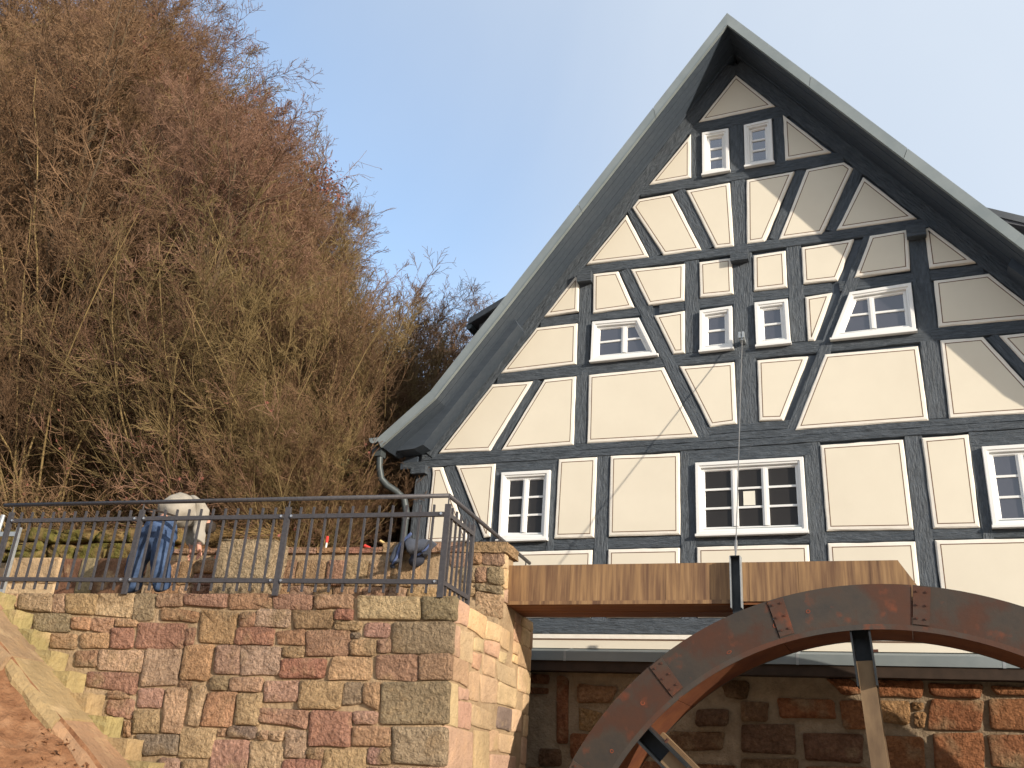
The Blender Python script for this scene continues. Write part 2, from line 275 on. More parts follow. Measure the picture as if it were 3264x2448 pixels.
def stone(name, poly, P, parent, m, col, proud=0.03, seed=0, rnd=0.25, back=0.03):
    """one dressed stone: poly in 2d face coordinates, P(u, v, h) -> world with h out of the wall"""
    r = random.Random(seed)
    poly = inset(poly, -0.007); n = len(poly); cx = sum(p[0] for p in poly) / n; cy = sum(p[1] for p in poly) / n
    size = max(abs(poly[0][0] - poly[2][0]), abs(poly[0][1] - poly[2][1]))
    ring = []
    for i in range(n):
        a, b, c = poly[i - 1], poly[i], poly[(i + 1) % n]
        k = min(0.22, 0.035 / max(0.03, size)) + rnd * 0.22
        la = math.hypot(a[0] - b[0], a[1] - b[1]); lc = math.hypot(c[0] - b[0], c[1] - b[1]); kk = min(0.016 + rnd * 0.05 + r.uniform(0, .02), 0.3 * min(la, lc))
        ring.append((b[0] + (a[0] - b[0]) / la * kk, b[1] + (a[1] - b[1]) / la * kk))
        ring.append((b[0] + ((a[0] - b[0]) / la + (c[0] - b[0]) / lc) * kk * 0.28, b[1] + ((a[1] - b[1]) / la + (c[1] - b[1]) / lc) * kk * 0.28))
        ring.append((b[0] + (c[0] - b[0]) / lc * kk, b[1] + (c[1] - b[1]) / lc * kk))
        mx, my = (b[0] + c[0]) / 2, (b[1] + c[1]) / 2; t = r.uniform(-.15, .15)
        ring.append((mx + (c[0] - b[0]) * t + r.uniform(-.008, .008), my + (c[1] - b[1]) * t + r.uniform(-.008, .008)))
    ring = [(x + r.uniform(-.004, .004), y + r.uniform(-.004, .004)) for x, y in ring]
    K = len(ring); vs = []; pr = proud * r.uniform(0.6, 1.35)
    def sc(p, d):
        l = math.hypot(p[0] - cx, p[1] - cy) or 1; k = max(0.2, 1 - d / l); return (cx + (p[0] - cx) * k, cy + (p[1] - cy) * k)
    for (d, h, j) in ((0, -back, 0), (0.001, pr * 0.7, 0.35), (0.008, pr * 1.0, 0.45), (0.055, pr * 1.05, 0.7)):
        for p in ring:
            q = sc(p, d); vs.append(P(q[0], q[1], h + r.uniform(-1, 1) * j * proud * 0.55))
    vs.append(P(cx, cy, pr * 1.2))
    fs = [(l * K + i, l * K + (i + 1) % K, (l + 1) * K + (i + 1) % K, (l + 1) * K + i) for l in range(3) for i in range(K)] + [(3 * K + i, 3 * K + (i + 1) % K, 4 * K) for i in range(K)]
    o = mesh(name, vs, fs, m, parent, smooth=True)
    fixn(o)
    v = 1.07 + r.uniform(-.12, .12)
    c = STONE_COL[col] if isinstance(col, str) else col
    if m is M['rough_stone'] and isinstance(col, str): c = tuple(a * .82 + b * .18 for a, b in zip(c, (0.46, 0.325, 0.225)))
    if m is M['smooth_stone'] and isinstance(col, str) and col != 'k': c = tuple(a * .55 + b * .45 for a, b in zip(c, (0.50, 0.37, 0.235)))
    o.color = (c[0] * v * r.uniform(.95, 1.05), c[1] * v * r.uniform(.95, 1.05), c[2] * v * r.uniform(.93, 1.07), 1)
    return o

def fill_rows(u0, u1, v0, v1, rh, rw, seed, gap=0.016, avoid=()):
    """random coursed stones in a rectangle, leaving out those that meet the polygons in avoid"""
    r = random.Random(seed); out = []; v = v0
    while v < v1 - 0.05:
        h = min(r.uniform(*rh), v1 - v)
        if v1 - (v + h) < 0.07: h = v1 - v
        u = u0 - r.uniform(0, rw[0])
        while u < u1:
            w = r.uniform(*rw); a, b = max(u, u0), min(u + w, u1)
            if b - a > 0.05:
                if h > 0.24 and r.random() < 0.18:
                    hh = h * r.uniform(.4, .6)
                    out.append([(a + gap, v + gap), (b - gap, v + gap), (b - gap, v + hh - gap), (a + gap, v + hh - gap)]); out.append([(a + gap, v + hh + gap), (b - gap, v + hh + gap), (b - gap, v + h - gap), (a + gap, v + h - gap)])
                else: out.append([(a + gap, v + gap), (b - gap, v + gap), (b - gap + r.uniform(-.01, .01), v + h - gap + r.uniform(-.006, .006)), (a + gap + r.uniform(-.01, .01), v + h - gap + r.uniform(-.006, .006))])
            u += w
        v += h
    boxes = [(min(p[0] for p in q), max(p[0] for p in q), min(p[1] for p in q), max(p[1] for p in q)) for q in avoid]
    ok = []
    for q in out:
        a0, a1 = q[0][0], q[1][0]; b0, b1 = q[0][1], q[2][1]
        if all(a1 < x0 or a0 > x1 or b1 < z0 or b0 > z1 for x0, x1, z0, z1 in boxes): ok.append(q)
    return ok

FRONT_STONES=[('t',[(-8.692,1.642),(-8.443,1.644),(-8.408,1.488),(-8.655,1.535)]),('t',[(-8.425,1.644),(-7.988,1.648),(-7.933,1.446),(-8.403,1.474)]),('t',[(-7.979,1.645),(-7.807,1.647),(-7.755,1.448),(-7.927,1.443)]),('t',[(-7.798,1.647),(-7.384,1.651),(-7.372,1.433),(-7.744,1.442)]),('y',[(-7.369,1.654),(-6.916,1.66),(-6.881,1.407),(-7.372,1.433)]),('g',[(-6.891,1.658),(-6.64,1.658),(-6.609,1.378),(-6.866,1.381)]),('b',[(-6.615,1.658),(-6.29,1.661),(-6.275,1.532),(-6.597,1.519)]),('b',[(-6.282,1.661),(-5.756,1.666),(-5.742,1.53),(-6.265,1.556)]),('b',[(-5.74,1.666),(-5.243,1.666),(-5.224,1.524),(-5.708,1.511)]),('b',[(-5.218,1.66),(-4.765,1.662),(-4.749,1.517),(-5.186,1.524)]),('b',[(-4.744,1.665),(-4.317,1.666),(-4.306,1.542),(-4.722,1.53)]),('y',[(-4.261,1.663),(-3.581,1.653),(-3.564,1.436),(-4.23,1.443)]),('g',[(-3.568,1.656),(-3.21,1.661),(-3.196,1.442),(-3.538,1.442)]),('g',[(-8.176,1.421),(-7.67,1.422),(-7.632,1.239),(-8.111,1.249)]),('o',[(-7.652,1.388),(-7.402,1.392),(-7.381,1.264),(-7.627,1.279)]),('b',[(-7.385,1.392),(-7.098,1.397),(-7.094,1.236),(-7.364,1.264)]),('t',[(-7.063,1.391),(-6.808,1.375),(-6.8,1.315),(-7.067,1.317)]),('r',[(-7.101,1.289),(-6.827,1.295),(-6.789,1.091),(-7.068,1.084)]),('r',[(-6.777,1.349),(-6.179,1.353),(-6.164,1.094),(-6.757,1.092)]),('r',[(-6.16,1.307),(-6.068,1.309),(-6.068,1.141),(-6.149,1.126)]),('o',[(-6.531,1.513),(-6.058,1.466),(-6.052,1.375),(-6.51,1.393)]),('o',[(-6.033,1.493),(-5.594,1.473),(-5.583,1.165),(-6.007,1.175)]),('b',[(-5.572,1.473),(-5.393,1.476),(-5.374,1.342),(-5.55,1.332)]),('w',[(-5.376,1.515),(-4.993,1.514),(-4.977,1.343),(-5.373,1.348)]),('r',[(-5.571,1.325),(-5.142,1.32),(-5.133,1.157),(-5.574,1.159)]),('t',[(-7.877,1.213),(-7.532,1.214),(-7.505,1.067),(-7.841,1.072)]),('o',[(-7.484,1.221),(-7.108,1.229),(-7.084,1.084),(-7.449,1.075)]),('b',[(-7.497,1.04),(-7.214,1.054),(-7.175,0.892),(-7.46,0.89)]),('w',[(-7.191,1.061),(-6.64,1.069),(-6.607,0.851),(-7.168,0.866)]),('w',[(-6.612,1.083),(-6.163,1.088),(-6.164,0.74),(-6.595,0.712)]),('o',[(-6.141,1.127),(-5.81,1.141),(-5.801,0.796),(-6.123,0.791)]),('p',[(-5.771,1.135),(-5.504,1.142),(-5.455,0.869),(-5.743,0.872)]),('w',[(-5.489,1.142),(-5.029,1.141),(-4.996,0.878),(-5.44,0.863)]),('r',[(-7.287,0.83),(-6.643,0.837),(-6.635,0.629),(-7.263,0.695)]),('b',[(-6.96,0.642),(-6.773,0.649),(-6.694,0.589),(-6.951,0.579)]),('b',[(-6.947,0.567),(-6.637,0.579),(-6.61,0.388),(-6.94,0.43)]),('p',[(-6.603,0.687),(-6.297,0.692),(-6.29,0.513),(-6.579,0.507)]),('w',[(-6.275,0.699),(-6.02,0.708),(-6.002,0.283),(-6.233,0.284)]),('t',[(-6.594,0.475),(-6.307,0.487),(-6.26,0.271),(-6.568,0.262)]),('y',[(-5.968,0.741),(-5.803,0.74),(-5.813,0.358),(-5.954,0.363)]),('o',[(-5.775,0.68),(-5.442,0.698),(-5.445,0.363),(-5.793,0.365)]),('b',[(-6.142,0.778),(-5.99,0.771),(-6.002,0.696),(-6.117,0.704)]),('g',[(-5.772,0.834),(-5.568,0.847),(-5.562,0.712),(-5.76,0.711)]),('p',[(-5.542,0.829),(-5.175,0.841),(-5.185,0.708),(-5.531,0.707)]),('t',[(-5.425,0.687),(-5.146,0.691),(-5.146,0.401),(-5.415,0.394)]),('p',[(-5.152,0.806),(-4.766,0.825),(-4.762,0.641),(-5.129,0.614)]),('b',[(-6.696,0.366),(-6.612,0.37),(-6.582,0.225),(-6.665,0.221)]),('k',[(-6.511,0.247),(-6.02,0.265),(-5.998,0.082),(-6.385,0.056)]),('t',[(-6.006,0.331),(-5.613,0.344),(-5.612,0.074),(-5.972,0.066)]),('b',[(-5.582,0.333),(-5.492,0.349),(-5.493,0.284),(-5.585,0.28)]),('k',[(-5.461,0.374),(-5.156,0.377),(-5.17,0.271),(-5.47,0.28)]),('p',[(-5.127,0.337),(-5.032,0.353),(-5.031,0.272),(-5.129,0.273)]),('p',[(-5.619,0.237),(-5.216,0.251),(-5.188,-0.061),(-5.591,-0.085)]),('w',[(-5.2,0.252),(-4.839,0.219),(-4.824,-0.018),(-5.17,-0.038)]),('w',[(-6.188,0.043),(-5.953,0.044),(-5.931,-0.106),(-6.177,-0.12)]),('t',[(-5.921,0.034),(-5.648,0.043),(-5.633,-0.088),(-5.903,-0.104)]),('r',[(-5.161,0.559),(-4.615,0.547),(-4.623,0.39),(-5.158,0.435)]),('b',[(-4.969,1.502),(-4.519,1.508),(-4.5,1.339),(-4.918,1.331)]),('r',[(-4.486,1.521),(-4.297,1.524),(-4.282,1.424),(-4.485,1.427)]),('y',[(-4.476,1.408),(-4.182,1.401),(-4.192,1.326),(-4.463,1.327)]),('p',[(-4.133,1.395),(-3.881,1.394),(-3.871,1.266),(-4.144,1.272)]),('k',[(-4.284,1.294),(-4.188,1.296),(-4.188,1.247),(-4.278,1.251)]),('g',[(-3.848,1.407),(-3.221,1.426),(-3.205,1.133),(-3.82,1.123)]),('o',[(-5.113,1.289),(-4.794,1.321),(-4.775,1.166),(-5.078,1.177)]),('p',[(-4.771,1.309),(-4.302,1.318),(-4.274,1.081),(-4.744,1.068)]),('t',[(-4.268,1.227),(-4.002,1.233),(-3.996,1.088),(-4.261,1.087)]),('p',[(-3.988,1.233),(-3.855,1.248),(-3.833,1.123),(-3.981,1.125)]),('t',[(-5.006,1.142),(-4.773,1.153),(-4.769,1.049),(-5.005,1.055)]),('r',[(-5.006,1.024),(-4.515,1.038),(-4.515,0.863),(-4.997,0.853)]),('y',[(-4.443,1.064),(-4.033,1.063),(-4.02,0.868),(-4.471,0.847)]),('b',[(-3.984,1.095),(-3.553,1.106),(-3.533,0.867),(-3.962,0.882)]),('b',[(-3.533,1.107),(-3.207,1.121),(-3.198,0.896),(-3.515,0.879)]),('y',[(-4.753,0.831),(-4.298,0.829),(-4.296,0.589),(-4.744,0.576)]),('g',[(-4.277,0.824),(-4.089,0.83),(-4.076,0.644),(-4.287,0.624)]),('o',[(-4.075,0.831),(-3.916,0.836),(-3.904,0.594),(-4.056,0.645)]),('p',[(-4.157,0.56),(-3.902,0.577),(-3.9,0.463),(-4.129,0.459)]),('g',[(-3.89,0.843),(-3.212,0.872),(-3.189,0.502),(-3.868,0.471)]),('r',[(-4.595,0.553),(-4.164,0.56),(-4.146,0.255),(-4.578,0.244)]),('b',[(-4.139,0.435),(-3.747,0.437),(-3.733,0.276),(-4.135,0.272)]),('g',[(-3.729,0.449),(-3.192,0.47),(-3.172,0.143),(-3.697,0.141)]),('w',[(-4.832,0.369),(-4.619,0.367),(-4.586,0.13),(-4.808,0.124)]),('b',[(-4.581,0.221),(-4.413,0.224),(-4.411,0.129),(-4.572,0.131)]),('t',[(-5.021,0.342),(-4.85,0.354),(-4.856,0.275),(-5.009,0.279)]),('y',[(-4.398,0.214),(-3.966,0.231),(-3.958,0.033),(-4.398,0.007)]),('p',[(-3.95,0.254),(-3.731,0.26),(-3.72,0.123),(-3.944,0.116)]),('r',[(-4.811,0.101),(-4.429,0.117),(-4.431,0.005),(-4.817,-0.017)]),('w',[(-3.946,0.088),(-3.195,0.126),(-3.185,0.025),(-3.944,-0.02)])]
SIDE_STONES=[('p',[(8.663,1.657),(9.147,1.658),(9.129,1.465),(8.69,1.432)]),('y',[(9.172,1.649),(9.721,1.645),(9.677,1.424),(9.154,1.455)]),('y',[(9.752,1.621),(10.3,1.645),(10.256,1.483),(9.722,1.439)]),('p',[(8.619,1.393),(8.903,1.413),(8.956,1.131),(8.678,1.138)]),('g',[(8.932,1.384),(9.32,1.426),(9.37,1.138),(8.979,1.12)]),('c',[(9.377,1.385),(9.68,1.41),(9.686,1.288),(9.384,1.266)]),('p',[(9.729,1.41),(10.235,1.457),(10.218,1.302),(9.748,1.296)]),('o',[(10.312,1.639),(10.585,1.636),(10.605,1.426),(10.295,1.435)]),('y',[(10.291,1.381),(10.556,1.387),(10.497,1.279),(10.277,1.28)]),('r',[(9.39,1.239),(9.646,1.253),(9.591,1.089),(9.38,1.098)]),('p',[(8.671,1.12),(9.249,1.118),(9.289,0.895),(8.706,0.915)]),('p',[(9.305,1.04),(9.632,1.08),(9.666,0.79),(9.356,0.788)]),('y',[(9.668,1.263),(10.121,1.267),(10.164,1.086),(9.736,1.086)]),('c',[(10.165,1.258),(10.906,1.26),(10.98,1.064),(10.27,1.084)]),('t',[(9.662,1.056),(10.263,1.068),(10.277,0.833),(9.761,0.792)]),('c',[(10.313,1.059),(11.026,1.045),(10.999,0.847),(10.303,0.836)]),('y',[(8.637,0.882),(8.999,0.884),(9.079,0.501),(8.699,0.505)]),('p',[(9.034,0.861),(9.314,0.864),(9.329,0.772),(9.055,0.752)]),('p',[(9.06,0.733),(9.438,0.748),(9.463,0.509),(9.099,0.503)]),('c',[(9.47,0.744),(10.152,0.707),(10.165,0.551),(9.473,0.556)]),('k',[(10.363,0.805),(10.861,0.811),(10.856,0.583),(10.335,0.591)]),('w',[(10.899,0.822),(11.275,0.832),(11.293,0.613),(10.912,0.587)]),('p',[(8.698,0.48),(9.561,0.475),(9.611,0.102),(8.784,0.077)]),('c',[(9.599,0.505),(10.073,0.516),(10.17,0.118),(9.678,0.104)]),('c',[(10.104,0.532),(10.425,0.547),(10.442,0.361),(10.141,0.338)]),('t',[(10.454,0.534),(11.011,0.533),(10.936,0.356),(10.481,0.355)]),('p',[(10.174,0.305),(11.117,0.327),(11.157,0.148),(10.204,0.119)]),('c',[(10.087,2.478),(10.356,2.502),(10.368,2.323),(10.102,2.296)]),('y',[(10.095,2.281),(10.371,2.311),(10.391,2.099),(10.115,2.078)]),('c',[(10.103,2.059),(10.26,2.053),(10.276,1.935),(10.112,1.932)]),('p',[(10.288,2.054),(10.411,2.087),(10.427,1.944),(10.304,1.937)]),('y',[(10.115,1.893),(10.466,1.9),(10.525,1.722),(10.141,1.719)])]
PILLAR_STONES=[('r',[(-3.689,2.59),(-3.252,2.584),(-3.252,2.508),(-3.682,2.515)]),('p',[(-3.515,2.486),(-3.251,2.488),(-3.248,2.309),(-3.503,2.338)]),('p',[(-3.577,2.292),(-3.44,2.3),(-3.43,2.13),(-3.563,2.13)]),('g',[(-3.432,2.295),(-3.248,2.292),(-3.242,2.091),(-3.418,2.122)]),('g',[(-3.561,2.11),(-3.242,2.071),(-3.24,1.988),(-3.555,2.036)]),('t',[(-3.553,2.017),(-3.237,1.972),(-3.229,1.722),(-3.533,1.779)]),('b',[(-3.68,2.487),(-3.524,2.486),(-3.512,2.338),(-3.667,2.338)]),('g',[(-3.749,2.292),(-3.585,2.292),(-3.571,2.13),(-3.734,2.129)]),('t',[(-3.733,2.112),(-3.57,2.11),(-3.558,1.969),(-3.719,1.968)]),('p',[(-3.907,2.487),(-3.688,2.487),(-3.672,2.305),(-3.889,2.305)])]
FOUND_STONES=[('t',[(-1.364,1.46),(-0.975,1.454),(-0.965,1.383),(-1.323,1.396)]),('r',[(-0.884,1.434),(-0.613,1.412),(-0.509,1.247),(-0.711,1.213)]),('r',[(-0.367,1.403),(0.147,1.394),(0.11,1.216),(-0.355,1.223)]),('r',[(0.19,1.361),(0.742,1.361),(0.7,1.227),(0.204,1.246)]),('r',[(0.815,1.35),(1.426,1.339),(1.418,1.28),(0.868,1.271)]),('t',[(-0.346,1.169),(-0.026,1.165),(-0.049,0.922),(-0.35,0.951)]),('t',[(0.006,1.159),(0.124,1.156),(0.11,1.088),(0.006,1.091)]),('t',[(0.023,1.058),(0.14,1.056),(0.105,0.902),(0.015,0.911)]),('r',[(0.212,1.199),(0.734,1.195),(0.662,0.898),(0.142,0.883)]),('r',[(0.787,1.216),(1.293,1.244),(1.246,0.909),(0.763,0.915)]),('r',[(0.189,0.839),(0.682,0.86),(0.651,0.502),(0.177,0.476)]),('r',[(0.73,0.849),(1.242,0.877),(1.189,0.494),(0.73,0.544)]),('r',[(-1.45,1.163),(-0.826,1.154),(-0.811,0.961),(-1.431,0.952)]),('r',[(-0.756,1.156),(-0.441,1.152),(-0.451,0.866),(-0.736,0.854)]),('b',[(-1.863,1.108),(-1.554,1.103),(-1.577,0.905),(-1.87,0.894)]),('b',[(-1.184,0.781),(-0.537,0.795),(-0.573,0.501),(-1.171,0.51)]),('r',[(-0.324,0.791),(0.082,0.795),(0.074,0.458),(-0.328,0.436)]),('b',[(-1.871,0.851),(-1.277,0.874),(-1.28,0.559),(-1.88,0.557)]),('b',[(-1.883,0.474),(-1.254,0.506),(-1.283,0.224),(-1.891,0.188)]),('r',[(-1.175,0.429),(-0.497,0.453),(-0.522,0.141),(-1.193,0.098)]),('t',[(-3.907,1.262),(-3.386,1.234),(-3.47,1.056),(-3.899,1.043)]),('r',[(-4.052,1.44),(-3.464,1.437),(-3.477,1.355),(-4.033,1.356)]),('t',[(-3.881,0.976),(-3.583,0.919),(-3.694,0.702),(-3.871,0.721)]),('b',[(-2.397,0.999),(-2.02,1.011),(-2.051,0.833),(-2.413,0.818)]),('b',[(-2.728,0.742),(-2.079,0.756),(-2.11,0.567),(-2.728,0.538)]),('b',[(-2.119,1.345),(-1.771,1.34),(-1.804,1.146),(-2.043,1.152)]),('b',[(-4.384,0.472),(-4.099,0.473),(-4.09,0.29),(-4.373,0.275)]),('b',[(-3.377,1.48),(-3.056,1.473),(-3.156,1.362),(-3.36,1.357)]),('r',[(-4.186,1.353),(-4.047,1.328),(-4.013,0.556),(-4.147,0.55)]),('r',[(-3.973,0.664),(-3.518,0.657),(-3.539,0.37),(-3.961,0.374)]),('b',[(-3.439,0.964),(-2.797,0.946),(-2.867,0.762),(-3.433,0.713)]),('b',[(-3.488,0.632),(-2.866,0.684),(-2.865,0.468),(-3.455,0.426)])]
PANELS={'a1':[(-1.677,10.569),(-1.103,9.8),(-2.29,9.772)],'b1':[(-2.402,9.588),(-2.41,8.754),(-3.075,8.751)],'b2':[(-1.005,9.629),(-0.358,8.785),(-1.011,8.778)],'c0':[(-3.417,8.274),(-3.051,7.447),(-4.05,7.476)],'c1':[(-3.231,8.521),(-2.699,8.529),(-2.261,7.439),(-2.837,7.446),(-3.337,8.388)],'c2':[(-2.491,8.536),(-1.829,8.552),(-1.792,7.427),(-2.069,7.44)],'c3':[(-1.586,8.549),(-0.886,8.561),(-1.359,7.44),(-1.616,7.436)],'c4':[(-0.722,8.56),(-0.195,8.578),(-0.083,8.447),(-0.568,7.427),(-1.167,7.433)],'c5':[(0.039,8.279),(0.666,7.461),(-0.382,7.452)],'d0':[(-4.137,7.281),(-4.128,6.656),(-4.685,6.631),(-4.204,7.287)],'d1':[(-3.931,7.295),(-3.533,7.283),(-3.272,6.621),(-3.915,6.61)],'d2':[(-3.34,7.282),(-2.512,7.256),(-2.526,6.635),(-3.064,6.629)],'d3':[(-2.309,7.245),(-1.828,7.25),(-1.823,6.64),(-2.304,6.656)],'d4':[(-1.529,7.234),(-1.079,7.245),(-1.082,6.646),(-1.544,6.652)],'d5':[(-0.866,7.262),(-0.155,7.277),(-0.416,6.659),(-0.872,6.666)],'d6':[(0.05,7.293),(0.54,7.314),(0.508,6.681),(-0.204,6.667)],'d7':[(0.736,7.28),(0.801,7.299),(1.301,6.673),(0.738,6.667)],'e0':[(-4.808,6.486),(-4.151,6.479),(-4.138,5.791),(-5.353,5.772)],'e1':[(-2.977,6.455),(-2.527,6.472),(-2.523,5.79),(-2.696,5.795)],'e2':[(-0.858,6.463),(-0.494,6.481),(-0.769,5.778),(-0.862,5.789)],'e3':[(0.751,6.489),(1.479,6.455),(1.777,6.092),(1.734,5.772),(0.748,5.793)],'f0':[(-5.477,5.605),(-4.809,5.591),(-5.422,4.527),(-6.276,4.545)],'f1':[(-4.634,5.6),(-4.135,5.605),(-4.129,4.53),(-5.253,4.521)],'f2':[(-3.942,5.606),(-2.827,5.61),(-2.352,4.512),(-3.931,4.539)],'f3':[(-2.607,5.596),(-1.844,5.586),(-1.833,4.67),(-2.192,4.646)],'f4':[(-1.539,5.579),(-0.862,5.566),(-1.233,4.668),(-1.544,4.683)],'f5':[(-0.654,5.57),(0.498,5.557),(0.514,4.524),(-1.094,4.519)],'f6':[(0.764,5.561),(1.302,5.55),(1.63,4.983),(1.57,4.535),(0.751,4.538)],'f7':[(1.492,5.545),(1.703,5.537),(1.668,5.27)],'g0':[(-6.446,4.339),(-6.169,4.342),(-5.631,3.181),(-6.303,3.192)],'g1':[(-5.964,4.335),(-5.319,4.329),(-5.318,3.236),(-5.416,3.226)],'g2':[(-4.347,4.332),(-3.774,4.327),(-3.784,3.174),(-4.357,3.18)],'g3':[(-3.585,4.334),(-2.608,4.309),(-2.605,3.176),(-3.583,3.185)],'g4':[(-0.794,4.295),(0.2,4.3),(0.215,3.145),(-0.783,3.164)],'g5':[(0.41,4.302),(0.939,4.312),(0.932,3.146),(0.426,3.153)],'h0':[(-5.12,3.031),(-3.791,3.017),(-3.794,2.092),(-4.579,2.083)],'h1':[(-3.579,3.007),(-2.601,3.006),(-2.6,2.101),(-3.569,2.092)],'h2':[(-2.394,3.001),(-0.998,2.969),(-1.0,2.551),(-2.382,2.101)],'h3':[(-0.772,2.984),(0.219,2.966),(0.229,2.431),(-0.777,2.442)],'h4':[(0.429,2.983),(1.362,2.967),(1.29,2.419),(0.474,2.428)]}
WINS={'wa':[(-2.225,9.54),(-1.818,9.531),(-1.823,8.743),(-2.232,8.758)],'wb':[(-1.585,9.537),(-1.169,9.559),(-1.176,8.762),(-1.591,8.762)],'wc':[(-3.907,6.454),(-3.193,6.429),(-2.915,5.795),(-3.915,5.803)],'wd':[(-2.305,6.429),(-1.848,6.443),(-1.853,5.784),(-2.314,5.777)],'we':[(-1.537,6.452),(-1.087,6.45),(-1.078,5.781),(-1.536,5.77)],'wf':[(-0.277,6.435),(0.497,6.469),(0.492,5.77),(-0.563,5.758)],'wg':[(-5.202,4.172),(-4.453,4.166),(-4.451,3.161),(-5.183,3.183)],'wh':[(-2.395,4.143),(-1.006,4.138),(-0.999,3.149),(-2.39,3.158)],'wi':[(1.052,4.103),(1.513,4.112),(1.381,3.117),(1.056,3.121)]}

# ================================================================ HOUSE
YF = 12.0
RX = -1.69                                              # ridge
house = empty('half_timbered_house', (RX, YF, -1.7), 'half-timbered mill house with steep gable, blue-grey beams and cream panels', 'house')
def F(x, z, h=0): return Vector((x, YF - h, z))         # facade point, h in front of the wall plane
def mirror(poly): return [(2 * RX - x, z) for x, z in poly][::-1]

def roof_line(z):                                       # left verge: x of the roof's under-side at height z (straight, then flared at the eave)
    pts = [(4.50, -6.90), (5.2, -6.08), (5.9, -5.58), (6.55, -5.05), (11.0, RX)]
    for (z0, x0), (z1, x1) in zip(pts, pts[1:]):
        if z <= z1: return x0 + (x1 - x0) * (z - z0) / (z1 - z0)
    return RX
prof = [(-6.90, 4.50), (-6.08, 5.20), (-5.58, 5.86), (-5.05, 6.55), (RX, 11.03)]
OV = 0.65
core = [(-6.62, -1.7), (-6.62, 4.55)] + [(-5.35, 6.0), (RX, 10.85)]
core = core + [(2 * RX - x, z) for x, z in core[::-1][1:]]
q = MB(); q.prism([Vector((x, YF + 0.03, z)) for x, z in core], (0, 11, 0))
o = q.build('wall_core', M['timber_smooth'], house)

# timbers ------------------------------------------------------
TI = [0]
def timber(p0, p1, w, proud=0.012, depth=0.10, m='timber', name='timber_beam', par=None):
    """squared timber between two facade points, slightly uneven edges"""
    r = random.Random(TI[0] * 7 + 3); TI[0] += 1
    proud += TI[0] * 0.00013
    p0 = Vector((p0[0], 0, p0[1])); p1 = Vector((p1[0], 0, p1[1]))
    d = p1 - p0; L = d.length; d.normalize(); nn = Vector((-d.z, 0, d.x))
    k = max(2, int(L / 0.22)); vs = []
    for i in range(k + 1):
        t = i / k; e = 0 if m != 'timber' else 0.006
        for sx, hy in ((-1, -depth), (-1, proud - 0.012), (-0.88, proud), (0.88, proud), (1, proud - 0.012), (1, -depth)):
            vs.append((L * (t - 0.5), -(hy + (r.uniform(-e, e) * 0.5 if hy > 0 else 0)), sx * w / 2 + (r.uniform(-e, e) if hy > 0 else 0)))
    fs = [(i * 6 + j, i * 6 + (j + 1) % 6, i * 6 + 6 + (j + 1) % 6, i * 6 + 6 + j) for i in range(k) for j in range(6)] + [tuple(range(6)), tuple(range(k * 6 + 5, k * 6 - 1, -1))]
    me = bpy.data.meshes.new(name); me.from_pydata(vs, [], fs); me.materials.append(M[m]); me.update()
    mid = (p0 + p1) / 2
    o = link(name, me, (mid.x, YF, mid.z), par or house, (0, -math.atan2(d.z, d.x), 0))
    fixn(o); return o
def post(x0, x1, z0, z1, proud=0.006, **k): return timber(((x0 + x1) / 2, z0), ((x0 + x1) / 2, z1), x1 - x0, proud, **k)
def beam(x0, x1, z0, z1, proud=0.014, **k): return timber((x0, (z0 + z1) / 2), (x1, (z0 + z1) / 2), z1 - z0, proud, **k)
def mpost(a, b, z0, z1, **k): post(a, b, z0, z1, **k); post(2 * RX - b, 2 * RX - a, z0, z1, **k)
def brace(bl, br, tl, tr, proud=0.003, both=True):
    w = abs(br[0] - bl[0]) * abs(tl[1] - bl[1]) / math.hypot(tl[0] - bl[0], tl[1] - bl[1])
    a = ((bl[0] + br[0]) / 2, bl[1]); b = ((tl[0] + tr[0]) / 2, tl[1])
    timber(a, b, w, proud)
    if both: timber((2 * RX - a[0], a[1]), (2 * RX - b[0], b[1]), w, proud)
# horizontals
beam(-6.64, 3.26, 1.90, 2.105)
for a, b in ((-6.4, -5.33), (-5.33, -4.36), (-4.36, -3.69), (-3.69, -2.5), (-2.5, -0.9), (-0.9, 0.32), (0.32, 1.0), (1.0, 1.95), (1.95, 3.2)): beam(a, b, 3.02, 3.17, proud=0.004)
beam(-6.86, 3.46, 4.34, 4.445, proud=0.02); beam(-6.55, 3.16, 4.443, 4.55, proud=0.016)
beam(-5.33, -4.36, 4.19, 4.342, proud=0.009); beam(-2.52, -0.90, 4.165, 4.342, proud=0.009); beam(0.96, 1.95, 4.14, 4.342, proud=0.009)
beam(-2.3, -1.1, 4.548, 4.675, proud=0.01)
beam(-5.4, -4.05, 5.61, 5.80, proud=0.013); beam(-4.05, -1.70, 5.61, 5.80, proud=0.010); beam(-1.70, 0.66, 5.61, 5.80, proud=0.010); beam(0.66, 2.05, 5.61, 5.80, proud=0.013)
for a, b in ((-4.75, -4.05), (-4.05, -3.0), (-2.9, -2.42), (-2.42, -1.75), (-1.65, -0.97), (-0.97, -0.5), (-0.4, 0.62), (0.62, 1.37)): beam(a, b, 6.49, 6.65, proud=0.004)
beam(-4.2, 0.82, 7.30, 7.46, proud=0.016); beam(-3.2, -0.2, 8.575, 8.78, proud=0.016); beam(-2.45, -0.92, 9.585, 9.81, proud=0.014)
